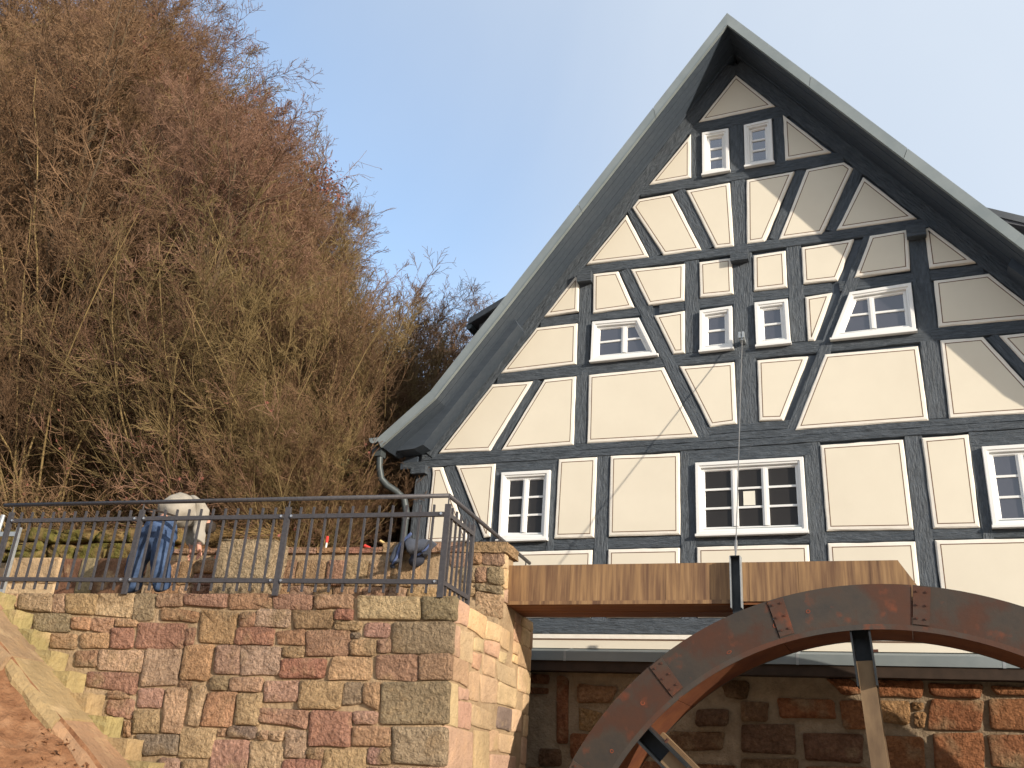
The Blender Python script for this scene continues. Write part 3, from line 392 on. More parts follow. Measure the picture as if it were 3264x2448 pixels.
# posts
mpost(-6.63, -6.36, 1.9, 4.34); mpost(-5.33, -5.22, 1.9, 4.34)
for a, b in ((-4.47, -4.365), (-3.79, -3.59), (-2.61, -2.40), (-1.00, -0.79), (0.21, 0.42), (0.94, 1.06), (1.84, 1.95)): post(a, b, 1.9, 4.34)
post(-4.145, -3.945, 4.55, 7.3); post(0.515, 0.745, 4.55, 7.3)
post(-1.84, -1.55, 4.6, 7.3); post(-1.82, -1.60, 7.46, 9.7)
post(-2.53, -2.315, 5.8, 7.3); post(-1.08, -0.865, 5.8, 7.3)
mpost(-2.42, -2.235, 8.7, 9.65)
# braces
brace((-5.44, 4.54), (-5.27, 4.54), (-4.82, 5.61), (-4.65, 5.61))
brace((-2.35, 4.52), (-2.17, 4.52), (-3.53, 7.30), (-3.34, 7.30), proud=0.008)
brace((-3.05, 7.46), (-2.85, 7.46), (-3.51, 8.56), (-3.31, 8.56)); brace((-2.27, 7.46), (-2.07, 7.46), (-2.70, 8.57), (-2.50, 8.57))
brace((-5.62, 3.17), (-5.42, 3.17), (-6.18, 4.35), (-5.98, 4.35))
# rafters along the verge, lying on the facade, and two barge boards above them
def slope_pt(z, off):                                   # straight rafter line offset outwards
    return (-3.06 - (z - 8.78) * -0.763 - off, z)
for s in (1, -1):
    P = lambda p: (p if s == 1 else (2 * RX - p[0], p[1]))
    a, b = slope_pt(4.55, 0.16), slope_pt(10.75, 0.16)
    a, b = P(a), P(b)
    timber(a, b, 0.235, 0.02)
    for k, (off, pr, w) in enumerate(((0.36, 0.05, 0.10), (0.475, 0.10, 0.09))):
        a, b = P(slope_pt(4.58, off)), P(slope_pt(10.9 + off * 0.2, off))
        timber(a, b, w, pr, m='timber_smooth', name='barge_board')
# jettied beam ends
for a, b, z0, z1 in ((-4.155, -3.935, 7.14, 7.31), (-1.84, -1.59, 7.14, 7.31), (0.51, 0.75, 7.14, 7.31), (-6.66, -6.42, 4.22, 4.35), (3.04, 3.28, 4.22, 4.35)):
    box_obj('beam_end', (a, YF - 0.12, z0), (b, YF + 0.02, z1), M['timber'], house)

# plaster panels -----------------------------------------------
def panel(poly, seed):
    r = random.Random(seed); n = len(poly)
    A = sum(poly[i][0] * poly[(i + 1) % n][1] - poly[(i + 1) % n][0] * poly[i][1] for i in range(n))
    if A > 0: poly = poly[::-1]
    fine = []                                           # uneven hand-trowelled outer edge
    for i in range(n):
        a, b = poly[i], poly[(i + 1) % n]; k = max(1, int(math.hypot(b[0] - a[0], b[1] - a[1]) / 0.16))
        for j in range(k):
            t = j / k; e = 0.005
            fine.append((a[0] + (b[0] - a[0]) * t + r.uniform(-e, e), a[1] + (b[1] - a[1]) * t + r.uniform(-e, e), i, t, k))
    def ring(d, jit):
        base = inset(poly, d); out = []
        for (x, z, i, t, k) in fine:
            a, b = base[i], base[(i + 1) % n]; out.append((a[0] + (b[0] - a[0]) * t + r.uniform(-jit, jit), a[1] + (b[1] - a[1]) * t + r.uniform(-jit, jit)))
        return out
    K = len(fine); rings = [([(f[0], f[1]) for f in fine], -0.01), (ring(0.004, 0.004), 0.022), (ring(0.017, 0.003), 0.033), (ring(0.05, 0.0), 0.036), (ring(0.062, 0.0), 0.036)]
    vs = []; fs = []; fm = []
    for rg, h in rings: vs += [F(x, z, h) for x, z in rg]
    for l, mi in ((0, 0), (1, 0), (2, 0), (3, 1)):
        for i in range(K): fs.append((l * K + i, l * K + (i + 1) % K, (l + 1) * K + (i + 1) % K, (l + 1) * K + i)); fm.append(mi)
    fs.append(tuple(range(4 * K, 5 * K))); fm.append(2)
    o = mesh('plaster_panel', vs, fs, [M['white_plaster'], M['line'], M['cream']], house, fm); fixn(o)
SKIP = {'g0', 'f7', 'f6', 'e3', 'd0'}
polys = [v for k, v in PANELS.items() if k not in SKIP]
polys += [[(-6.34, 4.22), (-6.36, 4.33), (-6.18, 4.33), (-5.64, 3.18), (-6.345, 3.18)],
          [(-4.15, 7.24), (-4.14, 6.67), (-4.70, 6.66), (-4.22, 7.29)],
          [(-6.34, 3.01), (-5.33, 3.01), (-5.33, 2.11), (-6.34, 2.11)], [(-5.21, 3.01), (-3.80, 3.01), (-3.80, 2.11), (-5.21, 2.11)]]
polys = [p for p in polys if not (abs(p[0][1] - 3.03) < 0.06)]
polys += [[(-6.34, 3.015), (-5.34, 3.015), (-5.34, 2.11), (-6.34, 2.11)], [(-5.21, 3.015), (-3.80, 3.01), (-3.80, 2.11), (-5.21, 2.11)]]
polys += [[(a, 3.012), (b, 3.005), (b, 2.11), (a, 2.11)] for a, b in ((-3.585, -2.615), (-2.395, -1.005), (-0.785, 0.215), (0.43, 1.83), (1.96, 2.97))]
polys += [mirror(PANELS[k]) for k in ('e0', 'f0', 'f1', 'g1')]
polys += [mirror([(-6.34, 4.22), (-6.36, 4.33), (-6.18, 4.33), (-5.64, 3.18), (-6.345, 3.18)])]
for i, p in enumerate(polys): panel(p, i + 50)
# plinth band under the sill beam
q = MB(); q.box((-6.6, YF - 0.035, 1.715), (3.24, YF + 0.03, 1.893)); q.build('plinth_plaster', M['cream'], house)
q = MB(); q.box((-6.6, YF - 0.042, 1.838), (3.24, YF - 0.036, 1.891)); q.build('plinth_border', M['white_plaster'], house)
q = MB(); q.box((-6.6, YF - 0.041, 1.820), (3.24, YF - 0.0355, 1.832)); q.build('plinth_line', M['line'], house)

# windows ------------------------------------------------------
def window(poly, rows, cols, g, sill=True, label=None, xs=None):
    q = MB(); n = 4
    if sum(poly[i][0] * poly[(i + 1) % n][1] - poly[(i + 1) % n][0] * poly[i][1] for i in range(n)) > 0: poly = poly[::-1]
    def ringmesh(q, ds):                                # ds: list of (inset, height)
        rs = [([F(x, z, h) for x, z in inset(poly, d)]) for d, h in ds]; K = 4; vs = [p for r in rs for p in r]
        q.add(vs, [(l * K + i, l * K + (i + 1) % K, (l + 1) * K + (i + 1) % K, (l + 1) * K + i) for l in range(len(rs) - 1) for i in range(K)])
    ringmesh(q, [(0, -0.02), (0, 0.06), (0.006, 0.066), (0.045, 0.066), (0.05, 0.052), (0.072, 0.05), (0.076, -0.045)])
    w = mesh('window', q.v, q.f, M['white'], house); fixn(w)
    if label: w['label'] = label
    q = MB(); ringmesh(q, [(0.074, 0.012), (0.078, 0.014), (0.105, 0.014), (0.11, 0.004), (0.115, -0.012)]); s = mesh('sash_frame', q.v, q.f, M['white'], w); fixn(s)
    inn = inset(poly, 0.112)
    x0 = min(p[0] for p in inn); x1 = max(p[0] for p in inn); z0 = min(p[1] for p in inn); z1 = max(p[1] for p in inn)
    xs = xs or [x0 + (x1 - x0) * i / cols for i in range(cols + 1)]; zs = [z0 + (z1 - z0) * i / rows for i in range(rows + 1)]
    if cols > 1:
        for x in xs[1:-1]:
            c = rect_clip(inn, x - 0.042, x + 0.042, z0 - .02, z1 + .02); q = MB(); q.prism([F(a, b, 0.018) for a, b in c], (0, 0.04, 0)); q.build('mullion', M['white'], w)
            c = rect_clip(inn, x - 0.017, x + 0.017, z0 - .02, z1 + .02); q = MB(); q.prism([F(a, b, 0.03) for a, b in c], (0, 0.014, 0)); q.build('cover_strip', M['white'], w)
    for i in range(cols):
        a = xs[i] + (0.040 if i else -.01); b = xs[i + 1] - (0.040 if i < cols - 1 else -.01)
        for z in zs[1:-1]:
            c = rect_clip(inn, a, b, z - 0.0135, z + 0.0135)
            if c: q = MB(); q.prism([F(x, y, 0.006) for x, y in c], (0, 0.02, 0)); q.build('glazing_bar', M['white'], w)
        for j in range(rows):
            c = rect_clip(inn, a, b, zs[j] + (0.008 if j else -.01), zs[j + 1] - (0.008 if j < rows - 1 else -.01))
            if c:
                r = random.Random(i * 7 + j + int(x0 * 50)); tx = r.uniform(-.004, .004); tz = r.uniform(-.004, .004); cx0 = c[0][0]; cz0 = c[0][1]
                mesh('pane', [F(x, z, -0.013 + (x - cx0) * tx + (z - cz0) * tz) for x, z in c], [tuple(range(len(c)))], M[g], w)
    if sill:
        a = min(p[0] for p in poly) - 0.008; b = max(p[0] for p in poly) + 0.008; z = min(p[1] for p in poly)
        q = MB(); q.prism([Vector((a, YF - 0.085, z - 0.012)), Vector((a, YF - 0.085, z + 0.016)), Vector((a, YF, z + 0.045)), Vector((a, YF, z - 0.012))], (b - a, 0, 0)); q.build('sill', M['white'], w)
        zc = z + 0.085; aa = a + 0.075; bb = b - 0.075
        q = MB(); q.prism([Vector((aa, YF - 0.04, zc - 0.012)), Vector((aa, YF - 0.04, zc)), Vector((aa, YF + 0.0, zc + 0.014)), Vector((aa, YF + 0.0, zc - 0.012))], (bb - aa, 0, 0)); q.build('drip_bar', M['zinc'], w)
    return w
window(WINS['wa'], 3, 1, 'glass_blue', True); window(WINS['wb'], 3, 1, 'glass_blue', True)
window(WINS['wc'], 2, 2, 'glass_blue', label='slanted two-casement window on the left of the gable', xs=[-3.83, -3.42, -3.0])
window(WINS['wd'], 2, 1, 'glass_blue'); window(WINS['we'], 2, 1, 'glass_blue')
window(WINS['wf'], 2, 2, 'glass_blue', label='slanted two-casement window on the right of the gable', xs=[-0.46, -0.02, 0.40])
window(WINS['wg'], 3, 2, 'glass_dark'); wtri = window(WINS['wh'], 3, 3, 'glass_dark', label='wide three-casement window with a paper in its middle pane')
window([(1.06, 4.13), (1.84, 4.13), (1.84, 3.14), (1.06, 3.14)], 3, 2, 'glass_blue')
pap = mesh('paper_notice', [F(-1.785, 3.735, -0.008), F(-1.635, 3.735, -0.008), F(-1.635, 3.545, -0.008), F(-1.785, 3.545, -0.008)], [(0, 1, 2, 3)], M['paper'], wtri)

# roof ---------------------------------------------------------
YB = 22.5
for s in (1, -1):
    pr = prof if s == 1 else [(2 * RX - x, z) for x, z in prof]
    th = 0.125
    up = []
    for i, (x, z) in enumerate(pr):                     # outer skin, offset outwards
        a = Vector((pr[max(i - 1, 0)][0], 0, pr[max(i - 1, 0)][1])); b = Vector((pr[min(i + 1, 4)][0], 0, pr[min(i + 1, 4)][1])); d = (b - a).normalized(); nn = Vector((-d.z, 0, d.x)) * s
        up.append((x + nn.x * th, z + nn.z * th) if i < 4 else (RX, z + th * 1.66))
    q = MB()
    for i in range(4):
        (x0, z0), (x1, z1), (u0, w0), (u1, w1) = pr[i], pr[i + 1], up[i], up[i + 1]
        q.prism([Vector((x0, YF - OV + 0.03, z0)), Vector((x1, YF - OV + 0.03, z1)), Vector((u1, YF - OV + 0.03, w1)), Vector((u0, YF - OV + 0.03, w0))], (0, YB - YF + OV, 0))
    rf = q.build('roof_slope', M['slate'], house)
    # soffit boards running down the slope
    for k in range(5):
        y0 = YF - OV + 0.05 + k * 0.125; q = MB()
        for i in range(4):
            (x0, z0), (x1, z1) = pr[i], pr[i + 1]; e = 0.018 + (k % 2) * 0.004
            q.prism([Vector((x0, y0, z0 - e)), Vector((x1, y0, z1 - e)), Vector((x1, y0, z1 - .001)), Vector((x0, y0, z0 - .001))], (0, 0.117, 0))
        q.build('soffit_board', M['timber_smooth'], rf)
    # metal verge trim in lengths, a lip at its lower edge
    for i in range(4):
        (x0, z0), (x1, z1), (u0, w0), (u1, w1) = pr[i], pr[i + 1], up[i], up[i + 1]
        nseg = 3 if i == 3 else 1
        for j in range(nseg):
            t0, t1 = j / nseg, (j + 1) / nseg - (0.0016 if j < nseg - 1 else 0)
            L_ = lambda a, b, t: a + (b - a) * t
            q = MB(); A = [(L_(x0, x1, t0), L_(z0, z1, t0) - .03), (L_(x0, x1, t1), L_(z0, z1, t1) - .03), (L_(u0, u1, t1), L_(w0, w1, t1) + .012), (L_(u0, u1, t0), L_(w0, w1, t0) + .012)]
            q.prism([Vector((x, YF - OV - 0.012 - (i % 2) * .0015, z)) for x, z in A], (0, 0.038, 0))
            B = [A[0], A[1], (A[1][0], A[1][1] + 0.018), (A[0][0], A[0][1] + 0.018)]
            q.prism([Vector((x, YF - OV - 0.028, z)) for x, z in B], (0, 0.015, 0))
            q.build('verge_trim', M['zinc'], rf)
    # board closing the flared eave against the facade
    sx = lambda x: x if s == 1 else 2 * RX - x
    q = MB(); q.prism([Vector((sx(x), YF - 0.30, z)) for x, z in ((-6.86, 4.53), (-6.55, 4.545), (-6.40, 4.60), (-5.0, 6.42), (-5.06, 6.53), (-5.6, 5.83), (-6.1, 5.17))], (0, 0.3, 0)); q.build('eave_board', M['timber_smooth'], house)
    # gutter
    gx = sx(-7.03); q = MB(); arc = [(gx + 0.085 * math.cos(a), 4.62 + 0.085 * math.sin(a)) for a in np.linspace(PI, 2 * PI, 9)]
    inn = [(gx + 0.078 * math.cos(a), 4.62 + 0.078 * math.sin(a)) for a in np.linspace(2 * PI, PI, 9)]
    q.prism([Vector((x, YF - OV - 0.01, z)) for x, z in arc + inn], (0, 10.5, 0)); q.prism([Vector((x, YF - OV - 0.018, z)) for x, z in arc], (0, 0.008, 0), 1)
    q.build('gutter', [M['pipe'], M['zinc']], house)
    # swan-neck downpipe
    q = MB(); pts = [(gx, 4.56), (gx + s * .02, 4.42), (gx + s * .03, 4.22), (gx + s * .06, 4.06), (gx + s * .14, 3.97), (gx + s * .26, 3.90), (gx + s * .36, 3.80), (gx + s * .40, 3.62), (gx + s * .40, 3.2), (gx + s * .40, 2.4), (gx + s * .40, -1.7)]
    yy = [11.52, 11.52, 11.54, 11.58, 11.64, 11.72, 11.8, 11.83, 11.83, 11.83, 11.83]
    q.tube([(x, y, z) for (x, z), y in zip(pts, yy)], 0.052, 12); d_ = q.build('downpipe', M['pipe'], house, True)
    box_obj('gutter_outlet', (gx - .075, YF - 0.55, 4.38), (gx + .075, YF - 0.40, 4.56), M['pipe'], d_)
    for z in (3.5, 2.6):
        q = MB(); q.tube([(gx + s * .40, 11.83, z), (gx + s * .40, 11.83, z + 0.03)], 0.058, 12); q.build('pipe_clip', M['sheet'], d_)
# eave tie: horizontal soffit box stepping back to the corner post
for s in (1, -1):
    sx = lambda x: x if s == 1 else 2 * RX - x
    a, b = sorted((sx(-6.90), sx(-6.62))); box_obj('eave_box', (a, YF - 0.02, 4.335), (b, YB, 4.53), M['timber_smooth'], house)
# dormers behind the verge on both slopes
for s in (1, -1):
    sx = lambda x: x if s == 1 else 2 * RX - x
    yo = 12.9; dm = MB()
    R_ = [(-6.40, 7.22), (-6.40, 7.30), (-5.1, 7.95), (-3.6, 8.75), (-3.6, 8.6), (-5.1, 7.82)]
    dm.prism([Vector((sx(x), yo, z)) for x, z in R_], (0, 2.4, 0)); d_ = dm.build('dormer_roof', M['slate'], house)
    q = MB(); q.prism([Vector((sx(x), yo - .02, z)) for x, z in ((-6.43, 7.20), (-6.43, 7.31), (-3.6, 8.78), (-3.6, 8.66))], (0, 0.02, 0)); q.build('dormer_trim', M['sheet'], d_)
    q = MB(); q.prism([Vector((sx(x), yo + .12, z)) for x, z in ((-6.28, 6.6), (-6.28, 7.24), (-3.6, 8.62), (-3.6, 6.6))], (0, 2.1, 0)); q.build('dormer_cheek', M['sheet'], d_)
    q = MB(); q.tube([(sx(-6.42), yo + .0, 7.17), (sx(-6.42), yo + 2.4, 7.17)], 0.055, 8); q.build('dormer_gutter', M['pipe'], d_)

# ledge between timber storey and the foundation ----------------
q = MB(); q.prism([Vector((-6.5, YF - 0.0, 1.712)), Vector((-6.5, YF - 0.30, 1.635)), Vector((-6.5, YF - 0.30, 1.625)), Vector((-6.5, YF, 1.70))], (9.7, 0, 0)); lg = q.build('drip_ledge', M['zinc'], house)
box_obj('ledge_lip', (-6.5, YF - 0.305, 1.525), (3.2, YF - 0.292, 1.64), M['zinc'], lg)
box_obj('ledge_beam', (-6.5, YF - 0.285, 1.40), (3.2, YF + .02, 1.62), M['dark_board'], lg)
for x in (-4.05, -2.68, -1.2, -0.42, 0.95, 2.3):
    q = MB(); q.prism([Vector((x, YF - 0.01, 1.716)), Vector((x, YF - 0.308, 1.642)), Vector((x, YF - 0.308, 1.52)), Vector((x, YF - .300, 1.52)), Vector((x, YF - 0.30, 1.636)), Vector((x, YF - .01, 1.706))], (0.03, 0, 0)); q.build('seam_strip', M['galv'], lg)
# foundation
q = MB(); q.box((-6.55, YF - 0.10, -1.9), (3.2, YF + 0.02, 1.40)); fw = q.build('foundation_wall', M['dark_mortar'], house)
PFd = lambda u, v, h: Vector((u, YF - 0.10 - h, v))
for i, (c, p) in enumerate(FOUND_STONES):
    p = [(x * 1.0, min(z, 1.392)) for x, z in p]
    if max(z for _, z in p) - min(z for _, z in p) < 0.04: continue
    stone('foundation_stone', p, PFd, fw, M['rough_stone'], {'r': (0.34, 0.15, 0.075), 't': (0.40, 0.235, 0.12), 'b': (0.20, 0.115, 0.07)}[c], 0.035, i + 900, 0.15)
for i, p in enumerate(fill_rows(-6.4, 3.2, -1.5, 1.39, (0.28, 0.38), (0.35, 0.7), 5, 0.03, [p for c, p in FOUND_STONES])):
    stone('foundation_stone', p, PFd, fw, M['rough_stone'], random.choice([(0.34, 0.15, 0.075), (0.26, 0.13, 0.07), (0.36, 0.2, 0.10)]), 0.035, i + 1200, 0.15)

# ================================================================ STONE TERRACE
terr = empty('stone_terrace_wall', tuple(W(-6, 8.64, -1.7)), 'tall sandstone retaining wall of mixed red, tan and grey blocks under the railing', 'wall')
q = MB(); q.wbox((-14.0, 8.66, -1.9), (XW - 0.02, 10.16, 1.63)); q.wbox((-14.0, 10.162, -1.9), (XW - 0.022, 11.6, 1.92)); q.build('mortar_core', M['mortar'], terr)
PFr = lambda u, v, h: W(u, 8.66 - h, v)
for i, (c, p) in enumerate(FRONT_STONES):
    stone('stone', p, PFr, terr, M['rough_stone'], c, 0.03, i, 0.12)
xs0 = min(x for c, p in FRONT_STONES for x, z in p)
for i, p in enumerate(fill_rows(-13, XW - 0.1, -1.7, -0.16, (0.24, 0.34), (0.3, 0.6), 21, 0.012)): stone('stone', p, PFr, terr, M['rough_stone'], random.choice('tybrwpo'), 0.035, i + 300)
for i, p in enumerate(fill_rows(-13, -8.95, 0.0, 1.62, (0.24, 0.34), (0.3, 0.6), 22, 0.012)): stone('stone', p, PFr, terr, M['rough_stone'], random.choice('tybrwpo'), 0.035, i + 500)
# side face
PSd = lambda u, v, h: WX * (XW - 0.02 + h) + WY * u + ZZ * v
for i, (c, p) in enumerate(SIDE_STONES):
    if min(z for _, z in p) < 1.72 and max(u for u, _ in p) < 10.4 or max(z for _, z in p) < 1.9: stone('stone', [(max(u, 8.67), v) for u, v in p], PSd, terr, M['smooth_stone'], c, 0.014, i + 100, 0.05)
for i, p in enumerate(fill_rows(10.78, 11.58, -1.7, 1.9, (0.2, 0.34), (0.25, 0.45), 31, 0.01, [p for c, p in SIDE_STONES])): stone('stone', p, PSd, terr, M['smooth_stone'], random.choice('ptyb'), 0.014, i + 700, 0.05)
for i, p in enumerate(fill_rows(8.68, 10.78, -1.7, -0.1, (0.2, 0.34), (0.25, 0.45), 32, 0.01, [p for c, p in SIDE_STONES])): stone('stone', p, PSd, terr, M['smooth_stone'], random.choice('ptyc'), 0.014, i + 760, 0.05)
box_obj('walkway_slab', (-14.0, 8.9, 1.60), (XW - .03, 10.15, 1.634), M['mortar'], terr, True)

def rough_box(x0, x1, d0, d1, z0, z1, n, amp, seed, tilt=0):
    bm = bmesh.new(); bmesh.ops.create_cube(bm, size=1); bmesh.ops.subdivide_edges(bm, edges=bm.edges[:], cuts=n, use_grid_fill=True)
    r = random.Random(seed)
    for v in bm.verts:
        c = v.co; c.x = x0 + (c.x + .5) * (x1 - x0) + (c.z + .5) * tilt; c.y = d0 + (c.y + .5) * (d1 - d0); c.z = z0 + (c.z + .5) * (z1 - z0)
        c += Vector((r.uniform(-amp, amp), r.uniform(-amp, amp), r.uniform(-amp, amp)))
        w = W(c.x, c.y, c.z); v.co = w
    vs = [v.co.copy() for v in bm.verts]; bm.verts.index_update(); fs = [tuple(v.index for v in f.verts) for f in bm.faces]; bm.free(); return vs, fs

# parapet with the end pillar
par = empty('parapet_wall', tuple(W(-5, 10.3, 1.6)), 'low sandstone parapet behind the walkway ending in a square pillar by the flume', 'wall')
q = MB(); q.wbox((-8.05, 10.19, 1.64), (-4.55, 10.62, 2.47)); q.wbox((-4.56, 10.188, 1.642), (XW - 0.025, 10.60, 2.475)); q.build('parapet_core', M['mortar'], par)
PPf = lambda u, v, h: W(u, 10.19 - h, v)
for i, (c, p) in enumerate(PILLAR_STONES):
    if c == 'r' and i == 0: continue
    p = [(x, min(z, 2.47)) for x, z in p]
    stone('stone', p, PPf, par, M['rough_stone'], c, 0.03, i + 40)
av = [p for c, p in PILLAR_STONES[1:]]
for i, p in enumerate(fill_rows(-8.0, XW - 0.05, 1.66, 2.38, (0.16, 0.3), (0.18, 0.42), 41, 0.01, av)): stone('stone', p, PPf, par, M['rough_stone'], random.choice('pobrtoyb'), 0.03, i + 340)
for i, (c, p) in enumerate(SIDE_STONES):
    if min(z for _, z in p) > 1.60 and max(u for u, _ in p) > 10.0 and max(z for _, z in p) > 1.9: stone('stone', [(max(u, 10.2), min(v, 2.46)) for u, v in p], PSd, par, M['smooth_stone'], c, 0.014, i + 140, 0.05)
x = -8.0; r = random.Random(4)
while x < XW - 0.2:                                     # coping
    w = r.uniform(.35, .65); b = min(x + w, XW + 0.015)
    if XW - b < 0.3: b = XW + 0.03
    h = 2.47 + (0.0 if b < -4.5 else 0.0)
    top = h + (0.06 if b < -4.6 else 0.115)
    P_ = lambda u, v, hh: W(u, 10.17 + v, hh)
    cv, cf = rough_box(x + .006, b - .006, 10.15, 10.63, h - .005, top, 3, 0.007, int(x * 100) + 2000); co_ = mesh('coping_stone', cv, cf, M['rough_stone'], par, smooth=False); co_.color = (*STONE_COL[r.choice('prtbo')], 1)
    x = b
# ---- left of the parapet: rubble bench, rough cube, pale ashlars, mossy rocks
cube = empty('sandstone_block', tuple(W(-6.65, 9.95, 1.63)), 'big rough pale sandstone cube standing on the walkway beside the bending worker', 'stone block')
vs, fs = rough_box(-6.80, -6.06, 9.8, 10.16, 1.64, 2.53, 5, 0.008, 3, 0.05)
o = mesh('block_body', vs, fs, M['rough_stone'], cube, smooth=False); o.color = (0.47, 0.37, 0.25, 1)
vs, fs = rough_box(-6.74, -6.02, 9.82, 10.14, 2.52, 2.555, 4, 0.008, 5, 0.0)
o = mesh('block_crown', vs, fs, M['rough_stone'], cube, smooth=True); o.color = (0.47, 0.37, 0.25, 1)
rub = empty('rubble_bench_wall', tuple(W(-8.5, 10.5, 1.6)), 'low rubble wall of red-brown and pale blocks at the back of the walkway', 'wall')
q = MB(); q.wbox((-13, 10.32, 1.6), (-7.0, 10.9, 2.38)); q.build('rubble_core', M['dark_mortar'], rub)
PR = lambda u, v, h: W(u, 10.32 - h, v)
big = [('c', -10.95, -10.33, 1.64, 2.30), ('c', -10.325, -9.50, 1.64, 2.10), ('c', -10.325, -9.50, 2.105, 2.44), ('b', -9.49, -9.16, 1.64, 2.43), ('y', -9.155, -8.92, 1.95, 2.43), ('b', -9.155, -8.92, 1.64, 1.945), ('b', -8.915, -8.42, 1.64, 2.43)]
for i, (c, a, b, z0, z1) in enumerate(big): stone('rubble_block', [(a, z0), (b, z0), (b - .01, z1), (a + .01, z1)], PR, rub, M['smooth_stone'], {'b': (0.17, 0.09, 0.055), 'c': (0.44, 0.32, 0.2), 'y': (0.30, 0.23, 0.13)}[c], 0.04, i + 70, 0.12)
for i, p in enumerate(fill_rows(-8.40, -7.02, 1.64, 2.36, (0.12, 0.2), (0.16, 0.4), 61, 0.012)): stone('rubble_block', p, PR, rub, M['rough_stone'], random.choice([(0.46, 0.30, 0.17), (0.38, 0.19, 0.12), (0.30, 0.19, 0.12), (0.50, 0.36, 0.21)]), 0.05, i + 80, 0.5)
mos = empty('mossy_rock_wall', tuple(W(-10, 11, 2.2)), 'old dry-stone wall of big mossy boulders at the foot of the slope', 'rock wall')
q = MB(); q.wbox((-14, 11.12, 1.6), (-8.2, 11.7, 2.92)); q.build('rock_wall_backing', M['litter'], mos)
PMo = lambda u, v, h: W(u, 11.1 - h, v)
for i, p in enumerate(fill_rows(-13.5, -8.25, 2.30, 3.05, (0.24, 0.34), (0.4, 0.75), 91, 0.02)):
    p = [(x + random.uniform(-.05, .05), z + random.uniform(-.035, .035)) for x, z in p]
    stone('rock', p, PMo, mos, M['moss_stone'], 't', 0.13, i + 5000, 1.0)

# steps and sloping cheek along the foot of the wall
st = empty('stone_stairs', tuple(W(-7.5, 8.2, -1.7)), 'pale sandstone steps descending along the foot of the terrace wall with a sloping kerb', 'stairs')
nose = [(-9.08, 2.0), (-8.77, 1.81), (-8.46, 1.615), (-8.165, 1.418), (-7.869, 1.217), (-7.57, 1.009), (-7.28, 0.808), (-6.98, 0.603), (-6.70, 0.392), (-6.40, 0.197), (-6.1, 0.0), (-5.8, -0.2), (-5.5, -0.4), (-5.2, -0.6), (-4.9, -0.8), (-4.6, -1.0)]
for i, (x, z) in enumerate(nose):
    if z > 1.63: continue
    vs, fs = rough_box(x - 0.62, x, 8.38, 8.645, z - 0.205, z, 3, 0.006, i)
    o = mesh('step', vs, fs, M['smooth_stone'], st, smooth=False); o.color = random.Random(i).choice([(0.33, 0.275, 0.13, 1), (0.37, 0.27, 0.15, 1), (0.35, 0.28, 0.14, 1)])
zc = lambda x: 1.27 - 0.715 * (x + 8.165)
xs_ = [-9.2, -8.35, -7.62, -6.85, -6.2, -5.4, -4.5]
for i in range(len(xs_) - 1):
    a, b = xs_[i] + .006, xs_[i + 1] - .006; q = MB(); n = 5; r = random.Random(i); vs = []; fs = []
    for k in range(n + 1):
        x = a + (b - a) * k / n
        e = r.uniform(-.025, .025)
        for d, dz in ((8.43, 0.0), (8.43, -0.9), (7.86 + e, -0.9), (7.84 + e, -0.10), (7.88 + e, -0.03), (7.96 + e * .4, 0.0)):
            vs.append(W(x, d, zc(x) + dz + r.uniform(-.009, .009)))
    fs = [(k * 6 + j, k * 6 + (j + 1) % 6, k * 6 + 6 + (j + 1) % 6, k * 6 + 6 + j) for k in range(n) for j in range(6)] + [tuple(range(6)), tuple(range(n * 6 + 5, n * 6 - 1, -1))]
    o = mesh('kerb_stone', vs, fs, M['smooth_stone'], st); fixn(o); o.color = (0.34 + r.uniform(-.03, .03), 0.225 + r.uniform(-.02, .02), 0.13, 1)

# ================================================================ RAILINGS
rail = empty('walkway_railing', tuple(W(-6, 8.64, 1.63)), 'dark grey steel railing with thin upright bars on top of the stone terrace', 'railing')
RD = 8.62
def wtube(q, pts, r, n=8): q.tube([W(*p) for p in pts], r, n)
XR = XW - 0.14
q = MB(); wtube(q, [(-8.98, RD, 2.676), (-6, RD, 2.676), (XR, RD, 2.676)], 0.023, 12); q.build('handrail', M['rail'], rail, True)
q = MB(); wtube(q, [(XR, RD, 2.676), (XR + .01, RD + 1.5, 2.676), (XR + .02, 11.62, 2.676)], 0.023, 12); q.build('handrail', M['rail'], rail, True)
posts = [-8.84, -7.027, -5.187, XR]
for x in posts:
    p_ = box_obj('rail_post', (x - 0.03, RD - 0.016, 1.648), (x + 0.03, RD + 0.016, 2.585), M['rail'], rail, True)
    q = MB(); wtube(q, [(x, RD, 2.58), (x, RD, 2.66)], 0.008); q.build('post_pin', M['rail'], p_)
for a, b in zip(posts, posts[1:]):
    for z in (2.482, 1.80):
        box_obj('cross_bar', (a + 0.036, RD - 0.02, z - 0.022), (b - 0.036, RD + 0.02, z + 0.022), M['rail'], rail, True)
        for x in (a + 0.06, b - 0.06):
            q = MB(); wtube(q, [(x, RD - 0.034, z), (x, RD - 0.02, z)], 0.013, 10); q.build('bolt', M['bolt'], rail)
    n = 11
    for k in range(1, n + 1):
        x = a + (b - a) * k / (n + 1)
        box_obj('rail_bar', (x - 0.0105, RD - 0.0105, 1.69), (x + 0.0105, RD + 0.0105, 2.583), M['rail'], rail, True)
